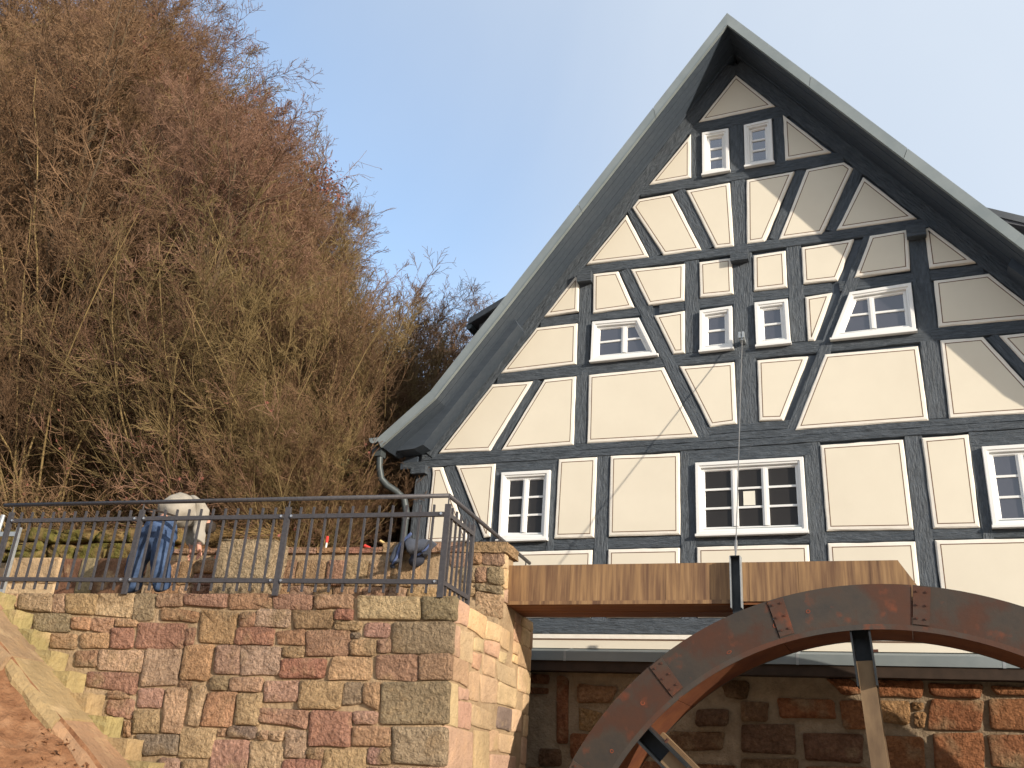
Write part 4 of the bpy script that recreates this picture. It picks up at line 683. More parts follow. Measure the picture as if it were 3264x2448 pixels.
# return section towards the pillar
for z in (2.482, 1.80): box_obj('cross_bar', (XR - .02, RD + 0.036, z - 0.022), (XR + .02, RD + 0.765, z + 0.022), M['rail'], rail, True)
box_obj('rail_post', (XR - 0.018, RD + 0.77, 1.60), (XR + 0.018, RD + 0.83, 2.585), M['rail'], rail, True)
q = MB(); wtube(q, [(XR, RD + .80, 2.58), (XR, RD + .80, 2.66)], 0.008); q.build('post_pin', M['rail'], rail)
for k in range(1, 6):
    d = RD + 0.8 * k / 6; box_obj('rail_bar', (XR - 0.0105, d - 0.0105, 1.69), (XR + 0.0105, d + 0.0105, 2.583), M['rail'], rail, True)
for d in (10.35, 10.55):
    pass
for d, z in ((10.28, 2.58), (11.45, 1.93)):
    q = MB(); wtube(q, [(XR + .02, d, z), (XR + .02, d, 2.66)], 0.009); q.wbox((XR - .015, d - .035, z), (XR + .055, d + .035, z + 0.045)); q.build('handrail_foot', M['rail'], rail)
# wall-side handrail beyond the walkway (left edge of the photo)
sr = empty('stair_handrail', tuple(W(-10.4, 10.2, 1.6)), 'pale galvanised handrail post with short arm behind the left end of the railing', 'railing')
q = MB(); q.wbox((-10.21, 10.1, 1.62), (-10.15, 10.14, 2.82)); q.build('post', M['galv'], sr)
q = MB(); q.wbox((-10.52, 10.105, 2.70), (-10.21, 10.135, 2.76)); q.build('arm', M['galv'], sr)
q = MB(); wtube(q, [(-10.52, 10.12, 3.0), (-10.54, 10.12, 2.4)], 0.03, 8); q.build('upright', M['galv'], sr)
tl = MB(); tl.wbox((-9.45, 8.9, 1.636), (-9.1, 8.96, 1.70)); tl.wbox((-9.2, 8.9, 1.636), (-8.85, 8.95, 1.67)); o = tl.build('tool_bag', M['jacket_dark']); tag(o, 'flat black tool bag lying on the walkway near the left post', 'bag')

# ================================================================ WATER WHEEL
CXW, CZW, RO, RI, Y0, Y1 = -0.21, -1.50, 3.58, 3.19, 9.95, 10.98
wh = empty('water_wheel', (CXW, (Y0 + Y1) / 2, -5.1), 'large rusty steel mill wheel with bolted rim segments standing in front of the foundation', 'water wheel')
def C_(r, a, y): return Vector((CXW + r * math.cos(a), y, CZW + r * math.sin(a)))
def ring_seg(q, r0, r1, a0, a1, y0, y1, n=8, mi=0):
    vs = []; 
    for i in range(n + 1):
        a = a0 + (a1 - a0) * i / n
        vs += [C_(r0, a, y0), C_(r1, a, y0), C_(r1, a, y1), C_(r0, a, y1)]
    q.add(vs, [(i * 4 + j, i * 4 + (j + 1) % 4, i * 4 + 4 + (j + 1) % 4, i * 4 + 4 + j) for i in range(n) for j in range(4)] + [(0, 1, 2, 3), (n * 4 + 3, n * 4 + 2, n * 4 + 1, n * 4)], mi)
J0 = math.radians(107.4); DJ = math.radians(22.5)
for k in range(16):
    a = J0 + k * DJ; q = MB(); ring_seg(q, RI, RO, a + 0.0012, a + DJ - 0.0012, Y0 + (k % 2) * 0.0, Y0 + 0.05, 10); q.build('rim_plate', M['rust'], wh)
    q = MB(); ring_seg(q, RI + 0.012, RO - 0.012, a - 0.047, a - 0.002, Y0 - 0.012, Y0 - 0.001, 3); jp = q.build('joint_plate', M['rust'], wh)
    for rr in (RI + 0.07, RI + 0.20, RI + 0.33):
        for aa in (-0.037, -0.013):
            q = MB(); p = C_(rr, a + aa, Y0 - 0.012); q.tube([p, p + Vector((0, -0.014, 0))], 0.011, 6); q.build('bolt', M['rust_red'], jp)
q = MB(); ring_seg(q, RI, RO, 0, 2 * PI, Y1 - 0.05, Y1, 160); q.build('back_rim', M['rust'], wh)
for k in range(16):
    a = J0 + k * DJ; q = MB(); ring_seg(q, RI, RI + 0.022, a + .001, a + DJ - .001, Y0 + 0.051, Y1 - 0.051, 10); q.build('drum_plate', M['sole'], wh)
ri2 = MB(); ring_seg(ri2, RI - 0.05, RI, 0, 2 * PI, Y0 + 0.0, Y0 + 0.02, 160); ri2.build('inner_flange', M['rust'], wh)
r = random.Random(12)
# spokes: bolted channels at the front rim
SA = math.radians(93.6)
for k in range(8):
    a = SA + k * PI / 4; u = Vector((math.cos(a), 0, math.sin(a))); t = Vector((-math.sin(a), 0, math.cos(a))); c = Vector((CXW, 0, CZW))
    def sp(q, r0, r1, t0, t1, y0, y1): q.prism([c + u * r0 + t * t0 + Vector((0, y0, 0)), c + u * r1 + t * t0 + Vector((0, y0, 0)), c + u * r1 + t * t1 + Vector((0, y0, 0)), c + u * r0 + t * t1 + Vector((0, y0, 0))], (0, y1 - y0, 0))
    q = MB(); sp(q, 0.3, 2.86, -0.075, 0.075, Y0 + 0.10, Y0 + 0.22); sk = q.build('spoke', M['spoke'], wh)
    q = MB(); sp(q, 2.62, RI - 0.004, -0.095, -0.078, Y0 + 0.03, Y0 + 0.26); sp(q, 2.62, RI - .004, 0.078, 0.095, Y0 + 0.03, Y0 + 0.26); sp(q, 2.62, RI - .004, -0.077, 0.077, Y0 + 0.225, Y0 + 0.245); q.build('spoke_shoe', M['steel_dark'], sk)
    q = MB(); p = c + u * 2.95 - t * 0.096 + Vector((0, Y0 + 0.12, 0)); q.tube([p, p - t * 0.045], 0.016, 6); p2 = c + u * 2.95 + Vector((0, Y0 + 0.225, 0)); q.build('bolt', M['rust_red'], sk)
    q = MB(); sp(q, 0.3, RI - .004, -0.075, 0.075, Y1 - 0.22, Y1 - 0.10); q.build('spoke', M['spoke'], wh)
q = MB(); q.tube([C_(0, 0, Y0 + 0.0), C_(0, 0, Y1)], 0.38, 24); q.build('hub', M['rust'], wh, True)
q = MB(); q.tube([C_(0, 0, Y0 - 0.6), C_(0, 0, YF - 0.1)], 0.12, 16); q.build('axle', M['rust'], wh, True)
# orange weld-mark strokes on the front rim
for k in range(9):
    a = math.radians(84 + k * 8.3 + r.uniform(-2.5, 2.5)); rr = RI + r.choice([0.09, 0.16, 0.26, 0.31]) + r.uniform(-.03, .03); p = C_(rr, a, Y0 - 0.004); u = Vector((math.cos(a), 0, math.sin(a))); t = Vector((-u.z, 0, u.x))
    q = MB(); w, h = r.uniform(.015, .026), r.uniform(.018, .03); n = 10
    for i in range(n if k % 3 else n - 3):
        b0, b1 = 2 * PI * i / n, 2 * PI * (i + 1) / n
        q.add([p + u * w * math.cos(b0) + t * h * math.sin(b0), p + u * w * math.cos(b1) + t * h * math.sin(b1), p + (u * w * math.cos(b1) + t * h * math.sin(b1)) * 0.62, p + (u * w * math.cos(b0) + t * h * math.sin(b0)) * 0.62], [(0, 1, 2, 3)])
    if k % 4 != 1: mesh('chalk_mark', q.v, q.f, M['chalk'], wh)

# ================================================================ FLUME
fl = empty('wooden_flume', (-2.2, 10.47, 1.94), 'long orange-brown wooden water channel running from the pillar over the mill wheel', 'flume')
zt = lambda x: 2.347 - (x) * 0.0075
jx = [-4.7, -3.46, -2.36, -1.47, -0.97]
for i in range(len(jx)):
    a = jx[i] + 0.0015; b = jx[i + 1] - 0.0015 if i < len(jx) - 1 else None
    q = MB(); y = 10.10 + (i % 2) * 0.0015
    P4 = [(a, 1.945), (b, 1.945), (b, zt(b)), (a, zt(a))] if b else [(a, 1.945), (0.245, 1.945), (0.0, zt(0)), (a, zt(a))]
    q.prism([Vector((x, y, z)) for x, z in P4], (0, 0.05, 0)); q.build('front_plank', M['wood'], fl)
q = MB(); q.prism([Vector((x, 10.80, z)) for x, z in ((-4.7, 1.945), (0.245, 1.945), (0.0, 2.347), (-4.7, 2.378))], (0, 0.05, 0)); q.build('rear_plank', M['wood_dark'], fl)
box_obj('floor_plank', (-4.7, 10.12, 1.915), (0.25, 10.475, 1.944), M['wood_dark'], fl); box_obj('floor_plank', (-4.7, 10.48, 1.913), (0.25, 10.84, 1.944), M['wood_dark'], fl)
box_obj('edge_batten', (-4.7, 10.088, 1.922), (-1.66, 10.0995, 1.962), M['wood'], fl)
hg = empty('steel_hanger', (-1.595, 10.06, 1.8), 'black steel channel strap holding the flume below the cable', 'hanger')
q = MB(); q.box((-1.645, 10.075, 1.83), (-1.545, 10.096, 2.40)); q.build('web', M['steel_dark'], hg)
for x in (-1.652, -1.546): 
    q = MB(); q.box((x, 9.985, 1.86), (x + 0.008, 10.096, 2.405)); q.build('flange', M['galv'], hg)
q = MB(); q.box((-1.645, 9.99, 2.40), (-1.545, 10.096, 2.408)); q.box((-1.645, 10.075, 1.815), (-1.545, 10.92, 1.83)); q.box((-1.645, 10.90, 1.83), (-1.545, 10.92, 2.40)); q.build('strap', M['steel_dark'], hg)
cb = empty('suspension_cable', (-1.7, 11.9, 5.87), 'thin steel cable from a bracket on the gable post down to the hanger', 'cable')
A = Vector((-1.708, 11.86, 5.87)); B = Vector((-1.597, 10.06, 2.42)); D_ = (A - B)
q = MB(); q.tube([A, B + D_ * 0.03], 0.0065, 6); q.build('wire', M['cable'], cb)
q = MB(); q.tube([B, B + D_ * 0.02, B + D_ * 0.03, B + D_ * 0.055, B + D_ * 0.06], [0.008, 0.012, 0.018, 0.016, 0.007], 8); q.build('turnbuckle', M['cable'], cb)
q = MB(); q.box((-1.745, 11.83, 5.84), (-1.675, 11.995, 5.90)); q.box((-1.75, 11.80, 5.86), (-1.72, 11.86, 5.95)); q.box((-1.70, 11.80, 5.86), (-1.672, 11.86, 5.95)); q.build('wall_bracket', M['galv'], cb)

# ================================================================ PERSON
def skin_obj(name, verts, edges, radii, m, parent, sub=2, root=0, noise=0):
    me = bpy.data.meshes.new(name); me.from_pydata([tuple(v) for v in verts], edges, []); o = bpy.data.objects.new(name, me); COL.objects.link(o)
    s = o.modifiers.new('s', 'SKIN'); sv = me.skin_vertices[0].data
    for i, r_ in enumerate(radii): sv[i].radius = (r_, r_) if not isinstance(r_, tuple) else r_
    sv[root].use_root = True
    if sub: u = o.modifiers.new('u', 'SUBSURF'); u.levels = sub; u.render_levels = sub
    dg = bpy.context.evaluated_depsgraph_get(); dg.update()
    nm = bpy.data.meshes.new_from_object(o.evaluated_get(dg)); bpy.data.objects.remove(o)
    vs = [v.co.copy() for v in nm.vertices]; fs = [tuple(p.vertices) for p in nm.polygons]
    if noise:
        r = random.Random(1); import mathutils.noise as mn
        vs = [v + Vector((mn.noise(v * 9), mn.noise(v * 9 + Vector((5, 0, 0))), mn.noise(v * 9 + Vector((0, 7, 0))))) * noise for v in vs]
    return fixn(mesh(name, vs, fs, m, parent, smooth=True))
pe = empty('person', tuple(W(-7.05, 9.0, 1.64)), 'person in blue jeans and light grey sweatshirt bending over on the walkway', 'person')
V = W
hipC = V(-7.07, 9.0, 2.54)
# body (one surface): pelvis, spine, neck, head, arms, legs
bv = [hipC, V(-7.03, 9.16, 2.70), V(-6.97, 9.32, 2.79), V(-6.91, 9.46, 2.80), V(-6.88, 9.55, 2.75), V(-6.85, 9.62, 2.67), V(-6.84, 9.64, 2.58),
      V(-6.80, 9.35, 2.76), V(-6.73, 9.30, 2.50), V(-6.64, 9.23, 2.31), V(-6.61, 9.21, 2.25),
      V(-7.00, 9.52, 2.73), V(-6.92, 9.45, 2.47), V(-6.80, 9.32, 2.31), V(-6.77, 9.29, 2.25),
      V(-7.14, 9.0, 2.36), V(-7.25, 8.99, 2.04), V(-7.29, 9.06, 1.80), V(-6.98, 9.0, 2.36), V(-6.89, 8.95, 2.04), V(-6.85, 9.02, 1.80)]
be = [(0, 1), (1, 2), (2, 3), (3, 4), (4, 5), (5, 6), (3, 7), (7, 8), (8, 9), (9, 10), (3, 11), (11, 12), (12, 13), (13, 14), (0, 15), (15, 16), (16, 17), (0, 18), (18, 19), (19, 20)]
br_ = [.08, .10, .12, .10, .055, .085, .07, .06, .042, .030, .032, .06, .042, .030, .032, .05, .045, .04, .05, .045, .04]
skin_obj('body', bv, be, br_, M['skin'], pe)
for hx, s in ((bv[10], 1), (bv[14], -1)):
    hv = [hx]; he = []; hr = [.026]
    for k in range(4):
        b0 = len(hv); off = WX * (0.011 * (k - 1.5)); ln = (.085, .095, .09, .07)[k]
        hv += [hx + off + Vector((0, 0, -0.02)), hx + off * 1.2 - ZZ * ln * 0.6 + WY * 0.01, hx + off * 1.2 - ZZ * ln + WY * -0.012]; he += [(0, b0), (b0, b0 + 1), (b0 + 1, b0 + 2)]; hr += [.010, .0085, .007]
    b0 = len(hv); hv += [hx + WX * 0.03 * s - ZZ * 0.012, hx + WX * 0.038 * s - ZZ * 0.05]; he += [(0, b0), (b0, b0 + 1)]; hr += [.011, .009]
    skin_obj('hand', hv, he, hr, M['skin'], pe, 1)
skin_obj('sweatshirt', [V(-7.07, 9.03, 2.62), V(-7.03, 9.16, 2.73), V(-6.97, 9.31, 2.80), V(-6.91, 9.45, 2.80), bv[7], bv[8], V(-6.655, 9.24, 2.345), bv[11], bv[12], V(-6.815, 9.335, 2.345)],
         [(0, 1), (1, 2), (2, 3), (3, 4), (4, 5), (5, 6), (3, 7), (7, 8), (8, 9)], [.19, .205, .22, .18, .11, .075, .052, .10, .07, .05], M['shirt'], pe, 3, 0, 0.03)
skin_obj('jeans', [V(-7.06, 8.99, 2.47), V(-7.08, 9.01, 2.62), V(-7.16, 8.99, 2.30), V(-7.255, 8.99, 2.04), V(-7.29, 9.05, 1.73), V(-6.95, 8.99, 2.30), V(-6.89, 8.94, 2.04), V(-6.85, 9.01, 1.73)],
         [(0, 1), (0, 2), (2, 3), (3, 4), (0, 5), (5, 6), (6, 7)], [.225, .20, .14, .115, .10, .14, .115, .10], M['jeans'], pe, 3, 0, 0.03)
for x, d in ((-7.29, 9.06), (-6.85, 9.02)):
    skin_obj('boot', [V(x, d, 1.69), V(x + .01, d - .03, 1.67), V(x + .03, d + .18, 1.665)], [(0, 1), (0, 2)], [.06, .06, .05], M['shoe'], pe, 1)
skin_obj('hair', [V(-6.86, 9.60, 2.72), V(-6.85, 9.62, 2.64), V(-6.84, 9.64, 2.57)], [(0, 1), (1, 2)], [.105, .108, .085], M['hair'], pe, 2, 0, 0.01)
q = MB(); q.tube([V(-7.07 + .19 * math.cos(a), 9.03 + .18 * math.sin(a), 2.65 - 0.03 * math.cos(a)) for a in np.linspace(0, 2 * PI, 17)], 0.012, 6); q.build('belt', M['hair'], pe)

# jacket on the parapet, small tools
jk = empty('work_jacket', tuple(W(-4.3, 10.1, 2.3)), 'slate grey and blue work jacket draped over the parapet next to the pillar', 'jacket')
skin_obj('jacket_body', [V(-4.28, 10.10, 2.55), V(-4.36, 10.10, 2.50), V(-4.19, 10.10, 2.47), V(-4.27, 10.06, 2.38)], [(0, 1), (0, 2), (0, 3)], [.18, .15, .165, .165], M['jacket_grey'], jk, 2, 0, 0.035)
skin_obj('sleeve', [V(-4.44, 10.14, 2.60), V(-4.52, 10.10, 2.50), V(-4.56, 10.09, 2.38), V(-4.58, 10.09, 2.31)], [(0, 1), (1, 2), (2, 3)], [(.07, .06), .075, .07, .065], M['jacket_grey'], jk, 2, 0, 0.02)
skin_obj('shoulder_stripe', [V(-4.36, 10.04, 2.67), V(-4.43, 10.04, 2.60), V(-4.49, 10.035, 2.48), V(-4.525, 10.03, 2.36), V(-4.55, 10.03, 2.29)], [(0, 1), (1, 2), (2, 3), (3, 4)], [(.02, .02), (.02, .02), (.018, .02), (.02, .015), (.02, .012)], M['jacket_blue'], jk, 2, 0, 0.01)
skin_obj('cuff', [V(-4.60, 10.07, 2.29), V(-4.54, 10.07, 2.275)], [(0, 1)], [.028, .028], M['jacket_dark'], jk, 1)
skin_obj('lining', [V(-4.34, 10.10, 2.40), V(-4.27, 10.09, 2.36), V(-4.24, 10.10, 2.29)], [(0, 1), (1, 2)], [.10, .10, .06], M['jacket_dark'], jk, 2, 0, 0.02)
skin_obj('hem', [V(-4.12, 10.05, 2.54), V(-4.16, 10.02, 2.46), V(-4.25, 10.0, 2.39)], [(0, 1), (1, 2)], [.014, .016, .014], M['jacket_blue'], jk, 1)
def tool(name, pts, rs, mm, label, cat):
    q = MB()
    for (a, b, rr, mi) in rs: q.tube([W(*pts[a]), W(*pts[b])], rr, 8, mi)
    o = q.build(name, [M[k] for k in mm]); tag(o, label, cat)
tool('marker_pen', [(-5.87, 10.35, 2.575), (-5.79, 10.35, 2.555)], [(0, 1, 0.016, 0)], ['pale_plastic'], 'short white marker lying on the parapet coping', 'marker')
tool('brush', [(-5.62, 10.35, 2.54), (-5.62, 10.35, 2.64), (-5.62, 10.35, 2.72)], [(0, 1, 0.012, 0), (1, 2, 0.018, 1)], ['pale_plastic', 'red_plastic'], 'small upright brush with a red grip on the parapet', 'brush')
tool('red_chisel', [(-5.10, 10.35, 2.60), (-5.02, 10.35, 2.565)], [(0, 1, 0.02, 0)], ['red_plastic'], 'red handled chisel on the parapet between brush and jacket', 'tool')
tool('hammer_handle', [(-4.90, 10.35, 2.66), (-4.78, 10.35, 2.595), (-4.74, 10.35, 2.62), (-4.70, 10.3, 2.55)], [(0, 1, 0.015, 0), (2, 3, 0.028, 1)], ['yellow_wood', 'jacket_dark'], 'hammer with a pale wooden handle beside the jacket', 'hammer')
tool('spirit_level', [(-6.98, 10.2, 2.47), (-7.12, 10.2, 2.49), (-6.93, 10.1, 2.52), (-6.99, 10.1, 2.38)], [(0, 1, 0.018, 0), (2, 3, 0.022, 1)], ['pale_plastic', 'orange_plastic'], 'orange and pale tool leaning between the worker and the stone cube', 'tool')

# ================================================================ GROUND AND HILL
def xfoot(y): return -8.6 if y < 13 else -8.6 - 0.45 * (y - 13)
import mathutils.noise as mn
def ground_z(x, y):
    s = xfoot(y) - x
    back = -0.7
    base = -1.7
    # plateau behind the terrace wall
    d = -0.09255432 * x + 0.99570764 * y; xw = 0.99570764 * x + 0.09255432 * y
    if d > 9.3 and xw < XW - 0.3 and x < -4.6:
        base = 1.55
        if d > 10.9: base = 1.55 + min(1.25, (d - 10.9) * 2.4) * (1 if x < -8 else max(0, min(1, (-6.9 - x) / 0.8)))
    s = min(s, (y - 11.2) * 1.6)
    if s > 0 and y > 10.9:
        h = 0.86 * s if s < 22 else 0.86 * 22 + (s - 22) * 0.35
        base = max(base, 2.7 + h + 0.10 * max(0, y - 13) + mn.noise(Vector((x * .25, y * .25, 0))) * 0.8 * min(1, s / 3))
    elif s > 0 and y < -3: pass
    if y < -12:                                        # unseen slope added behind the camera to darken the lower window reflections
        base = max(base, -1.7 + (-12 - y) * 0.33)
        base = min(base, 26)
    return base
def axis(stops):
    out = []
    for (a, b, n) in stops: out += list(np.linspace(a, b, n, endpoint=False))
    return out + [stops[-1][1]]
xs = axis([(-700, -90, 10), (-90, -40, 10), (-40, -14, 30), (-14, -3, 44), (-3, 40, 16), (40, 700, 10)])
ys = axis([(-700, -60, 10), (-60, 0, 14), (0, 9, 10), (9, 16, 36), (16, 45, 30), (45, 90, 12), (90, 900, 12)])
vs = []; 
for y in ys:
    for x in xs: vs.append((x, y, ground_z(x, y)))
nx = len(xs); fs = [(j * nx + i, j * nx + i + 1, (j + 1) * nx + i + 1, (j + 1) * nx + i) for j in range(len(ys) - 1) for i in range(nx - 1)]
me = bpy.data.meshes.new('ground'); me.from_pydata(vs, [], fs); me.materials.append(M['litter']); me.materials.append(M['bounce_yard']); me.polygons.foreach_set('use_smooth', [True] * len(fs)); me.polygons.foreach_set('material_index', [1 if -10 < ys[j] < 11 and -40 < xs[i] < 60 and vs[j * nx + i][2] < -1.6 else 0 for j in range(len(ys) - 1) for i in range(nx - 1)]); g = bpy.data.objects.new('ground', me); COL.objects.link(g); g['kind'] = 'structure'

# red earth bank in front of the stairs
vs = []; nU, nV = 90, 46; r = random.Random(3)
for j in range(nV + 1):
    for i in range(nU + 1):
        x = -11.5 + 7.2 * i / nU; v = j / nV; d = 7.93 - 3.6 * v
        z = zc(x) - 0.10 + (0.10 if v < .02 else 0) - (7.93 - d) * 0.42 - 0.35 * v * v
        p = Vector((x, d, 0)); z += (mn.noise(p * 1.3) * 0.10 + mn.noise(p * 4.1) * 0.05 + mn.noise(p * 11) * 0.028 + max(0, mn.noise(p * 19)) * 0.03) * min(1, 0.25 + v * 6)
        vs.append(W(x, d, max(z, -1.72)))
fs = [(j * (nU + 1) + i, j * (nU + 1) + i + 1, (j + 1) * (nU + 1) + i + 1, (j + 1) * (nU + 1) + i) for j in range(nV) for i in range(nU)]
o = mesh('earth_bank', vs, fs, M['earth'], None, smooth=True); o['kind'] = 'structure'
q = MB(); r = random.Random(8)
for k in range(1500):
    x = r.uniform(-9.2, -5.0); v = r.random() ** 1.3; d = 7.86 - 2.6 * v; s = r.uniform(.008, .03) * (1.7 if r.random() < .06 else 1)
    p = Vector((x, d, 0)); z = zc(x) - 0.10 - (7.93 - d) * 0.42 - 0.35 * (v * 2.6 / 3.6) ** 2 + mn.noise(p * 1.3) * 0.10 + mn.noise(p * 4.1) * .05
    c = W(x, d, z + s * .2); vv = [c + Vector((r.uniform(-1, 1), r.uniform(-1, 1), r.uniform(-.6, 1))).normalized() * s for _ in range(5)]
    q.add(vv, [(0, 1, 2), (0, 2, 3), (0, 3, 4), (1, 2, 4), (2, 3, 4), (0, 1, 4)])
mesh('earth_clods', q.v, q.f, M['earth'], None, kind='stuff')

# ================================================================ TREES
rng = np.random.default_rng(5)
def norm(v): return v / np.maximum(np.linalg.norm(v, axis=1, keepdims=True), 1e-9)
def grow(levels, start, d0, L0, R0):
    """vectorised branching. levels: dicts k, wob, up, kids, ang, len, rad, t0"""
    P = np.array(start, float).reshape(-1, 3); D = norm(np.array(d0, float).reshape(-1, 3)); L = np.full(len(P), L0, float) if np.isscalar(L0) else np.array(L0, float); R = np.full(len(P), R0, float) if np.isscalar(R0) else np.array(R0, float)
    segs = []
    for li, lv in enumerate(levels):
        k = lv['k']; cur = P.copy(); d = D.copy(); rows = []
        nP, nD, nL, nR = [], [], [], []
        for j in range(k):
            d = norm(d + rng.normal(0, lv['wob'], d.shape) + np.array([0, 0, lv['up']]))
            nxt = cur + d * (L / k)[:, None]
            r0 = R * (1 - lv.get('tap', .75) * j / k); r1 = R * (1 - lv.get('tap', .75) * (j + 1) / k)
            rows.append((cur, nxt, r0, r1))
            if lv['kids'] and (j + 1) / k > lv['t0']:
                n = rng.poisson(lv['kids'] / (k * (1 - lv['t0']) + 1e-9), len(cur)); idx = np.repeat(np.arange(len(cur)), n)
                if len(idx):
                    t = rng.random((len(idx), 1)); pp = cur[idx] + (nxt[idx] - cur[idx]) * t
                    a = norm(rng.normal(0, 1, (len(idx), 3))); a = norm(a - d[idx] * (a * d[idx]).sum(1, keepdims=True)); an = np.radians(rng.uniform(*lv['ang'], (len(idx), 1)))
                    nP.append(pp); nD.append(d[idx] * np.cos(an) + a * np.sin(an)); nL.append(L[idx] * rng.uniform(*lv['len'], len(idx)) * (1 - 0.45 * (j + 0.5) / k)); nR.append(np.minimum(r1[idx] * lv['rad'], R[idx]))
            cur = nxt
        segs.append(tuple(np.concatenate([r_[i] for r_ in rows]) for i in range(4)))
        if not nP: break
        P, D, L, R = np.concatenate(nP), np.concatenate(nD), np.concatenate(nL), np.concatenate(nR)
    return segs
def seg_mesh(name, segs, mats, sides=3, rmin=0.0, leaves=None, leaf_size=0.06, leaf_mat=1):
    P0 = np.concatenate([s[0] for s in segs]); P1 = np.concatenate([s[1] for s in segs]); R0 = np.maximum(np.concatenate([s[2] for s in segs]), rmin); R1 = np.maximum(np.concatenate([s[3] for s in segs]), rmin)
    n = len(P0); d = norm(P1 - P0); h = np.where(np.abs(d[:, 2:3]) < 0.9, np.array([[0, 0, 1.0]]), np.array([[1.0, 0, 0]])); a = norm(np.cross(d, h)); b = np.cross(d, a)
    V_ = np.empty((n, 2, sides, 3))
    for j in range(sides):
        o = a * math.cos(2 * PI * j / sides) + b * math.sin(2 * PI * j / sides)
        V_[:, 0, j] = P0 + o * R0[:, None]; V_[:, 1, j] = P1 + o * R1[:, None]
    base = (np.arange(n) * 2 * sides)[:, None]
    F_ = np.concatenate([base + np.array([[j, (j + 1) % sides, sides + (j + 1) % sides, sides + j]]) for j in range(sides)])
    Vv = V_.reshape(-1, 3); Ff = F_.reshape(-1, 4); mi = np.zeros(len(Ff), np.int32)
    if leaves is not None and len(leaves):
        m = len(leaves); a = norm(rng.normal(0, 1, (m, 3))); c = norm(np.cross(a, rng.normal(0, 1, (m, 3)))); s = rng.uniform(.6, 1.3, (m, 1)) * leaf_size
        q = np.stack([leaves, leaves + a * s * .5 + c * s * .35, leaves + a * s, leaves + a * s * .5 - c * s * .35], 1).reshape(-1, 3)
        Ff = np.concatenate([Ff, len(Vv) + np.arange(m * 4).reshape(-1, 4)]); Vv = np.concatenate([Vv, q]); mi = np.concatenate([mi, np.full(m, leaf_mat, np.int32)])
    me = bpy.data.meshes.new(name); me.vertices.add(len(Vv)); me.vertices.foreach_set('co', Vv.astype(np.float32).ravel())
    me.loops.add(Ff.size); me.loops.foreach_set('vertex_index', Ff.astype(np.int32).ravel()); me.polygons.add(len(Ff)); me.polygons.foreach_set('loop_start', (np.arange(len(Ff)) * 4).astype(np.int32))
    for m in mats: me.materials.append(m)
    me.polygons.foreach_set('material_index', mi); me.polygons.foreach_set('use_smooth', np.ones(len(Ff), bool))
    me.update(calc_edges=True); return me

protos = {}
def proto(key, segs, split, tm, cm, rmin, leaves=None, leaf_size=.06):
    protos[key] = (seg_mesh('trunk', segs[:split], [M[tm]], 6), seg_mesh('crown', segs[split:], [M[cm], M['dry_leaf']], 3, rmin, leaves, leaf_size))
# spreading bare trees, ten metres tall
for i in range(3):
    sg = grow([dict(k=9, wob=.09, up=.06, kids=22, ang=(25, 60), len=(.4, .62), rad=.6, t0=.22, tap=.85), dict(k=7, wob=.12, up=.05, kids=14, ang=(25, 60), len=(.32, .6), rad=.62, t0=.15), dict(k=6, wob=.16, up=.03, kids=9, ang=(25, 65), len=(.35, .65), rad=.62, t0=.1), dict(k=4, wob=.18, up=.02, kids=4, ang=(25, 60), len=(.3, .6), rad=.7, t0=.1), dict(k=3, wob=.2, up=.0, kids=0, ang=(0, 0), len=(0, 0), rad=.6, t0=0)],
              [[0, 0, -0.4]], [[rng.normal(0, .08), rng.normal(0, .08), 1]], 9.0, 0.13)
    proto('tree%d' % i, sg, 2, 'bark', ['twig_brown', 'twig_brown', 'twig_red'][i], 0.0042)
    print('tree', i, [len(s[0]) for s in sg])
# many-stemmed hazel-like clumps
for i in range(3):
    n = 20; a = rng.uniform(0, 2 * PI, n); sp_ = rng.uniform(.1, .75, n)
    sg = grow([dict(k=10, wob=.09, up=.04, kids=9, ang=(15, 50), len=(.3, .5), rad=.55, t0=.25, tap=.8), dict(k=6, wob=.11, up=.05, kids=8, ang=(20, 50), len=(.3, .55), rad=.65, t0=.1), dict(k=4, wob=.15, up=.03, kids=4.5, ang=(20, 55), len=(.35, .6), rad=.7, t0=.1), dict(k=3, wob=.18, up=.0, kids=0, ang=(0, 0), len=(0, 0), rad=.6, t0=0)],
              np.stack([.35 * np.cos(a), .35 * np.sin(a), np.full(n, -.3)], 1), np.stack([sp_ * np.cos(a), sp_ * np.sin(a), np.ones(n)], 1), rng.uniform(4.0, 6.5, n), 0.024)
    proto('hazel%d' % i, sg, 1, 'twig_olive', ['twig_olive', 'twig_brown', 'twig_brown'][i], 0.0042)
    print('hazel', i, [len(s[0]) for s in sg])
# beech keeping its dry leaves
sg = grow([dict(k=9, wob=.08, up=.06, kids=24, ang=(25, 60), len=(.4, .6), rad=.6, t0=.2, tap=.85), dict(k=7, wob=.12, up=.05, kids=13, ang=(25, 60), len=(.32, .55), rad=.62, t0=.15), dict(k=5, wob=.16, up=.0, kids=7, ang=(25, 65), len=(.35, .6), rad=.62, t0=.1), dict(k=3, wob=.18, up=.0, kids=0, ang=(0, 0), len=(0, 0), rad=.6, t0=0)], [[0, 0, -.4]], [[0, 0, 1]], 9.0, 0.13)
lv = sg[3][1]; lv = np.concatenate([lv, lv + rng.normal(0, .09, lv.shape), lv + rng.normal(0, .09, lv.shape)])
proto('beech', sg, 2, 'bark', 'twig_red', 0.0042, lv, 0.10)
print('beech', [len(s[0]) for s in sg])
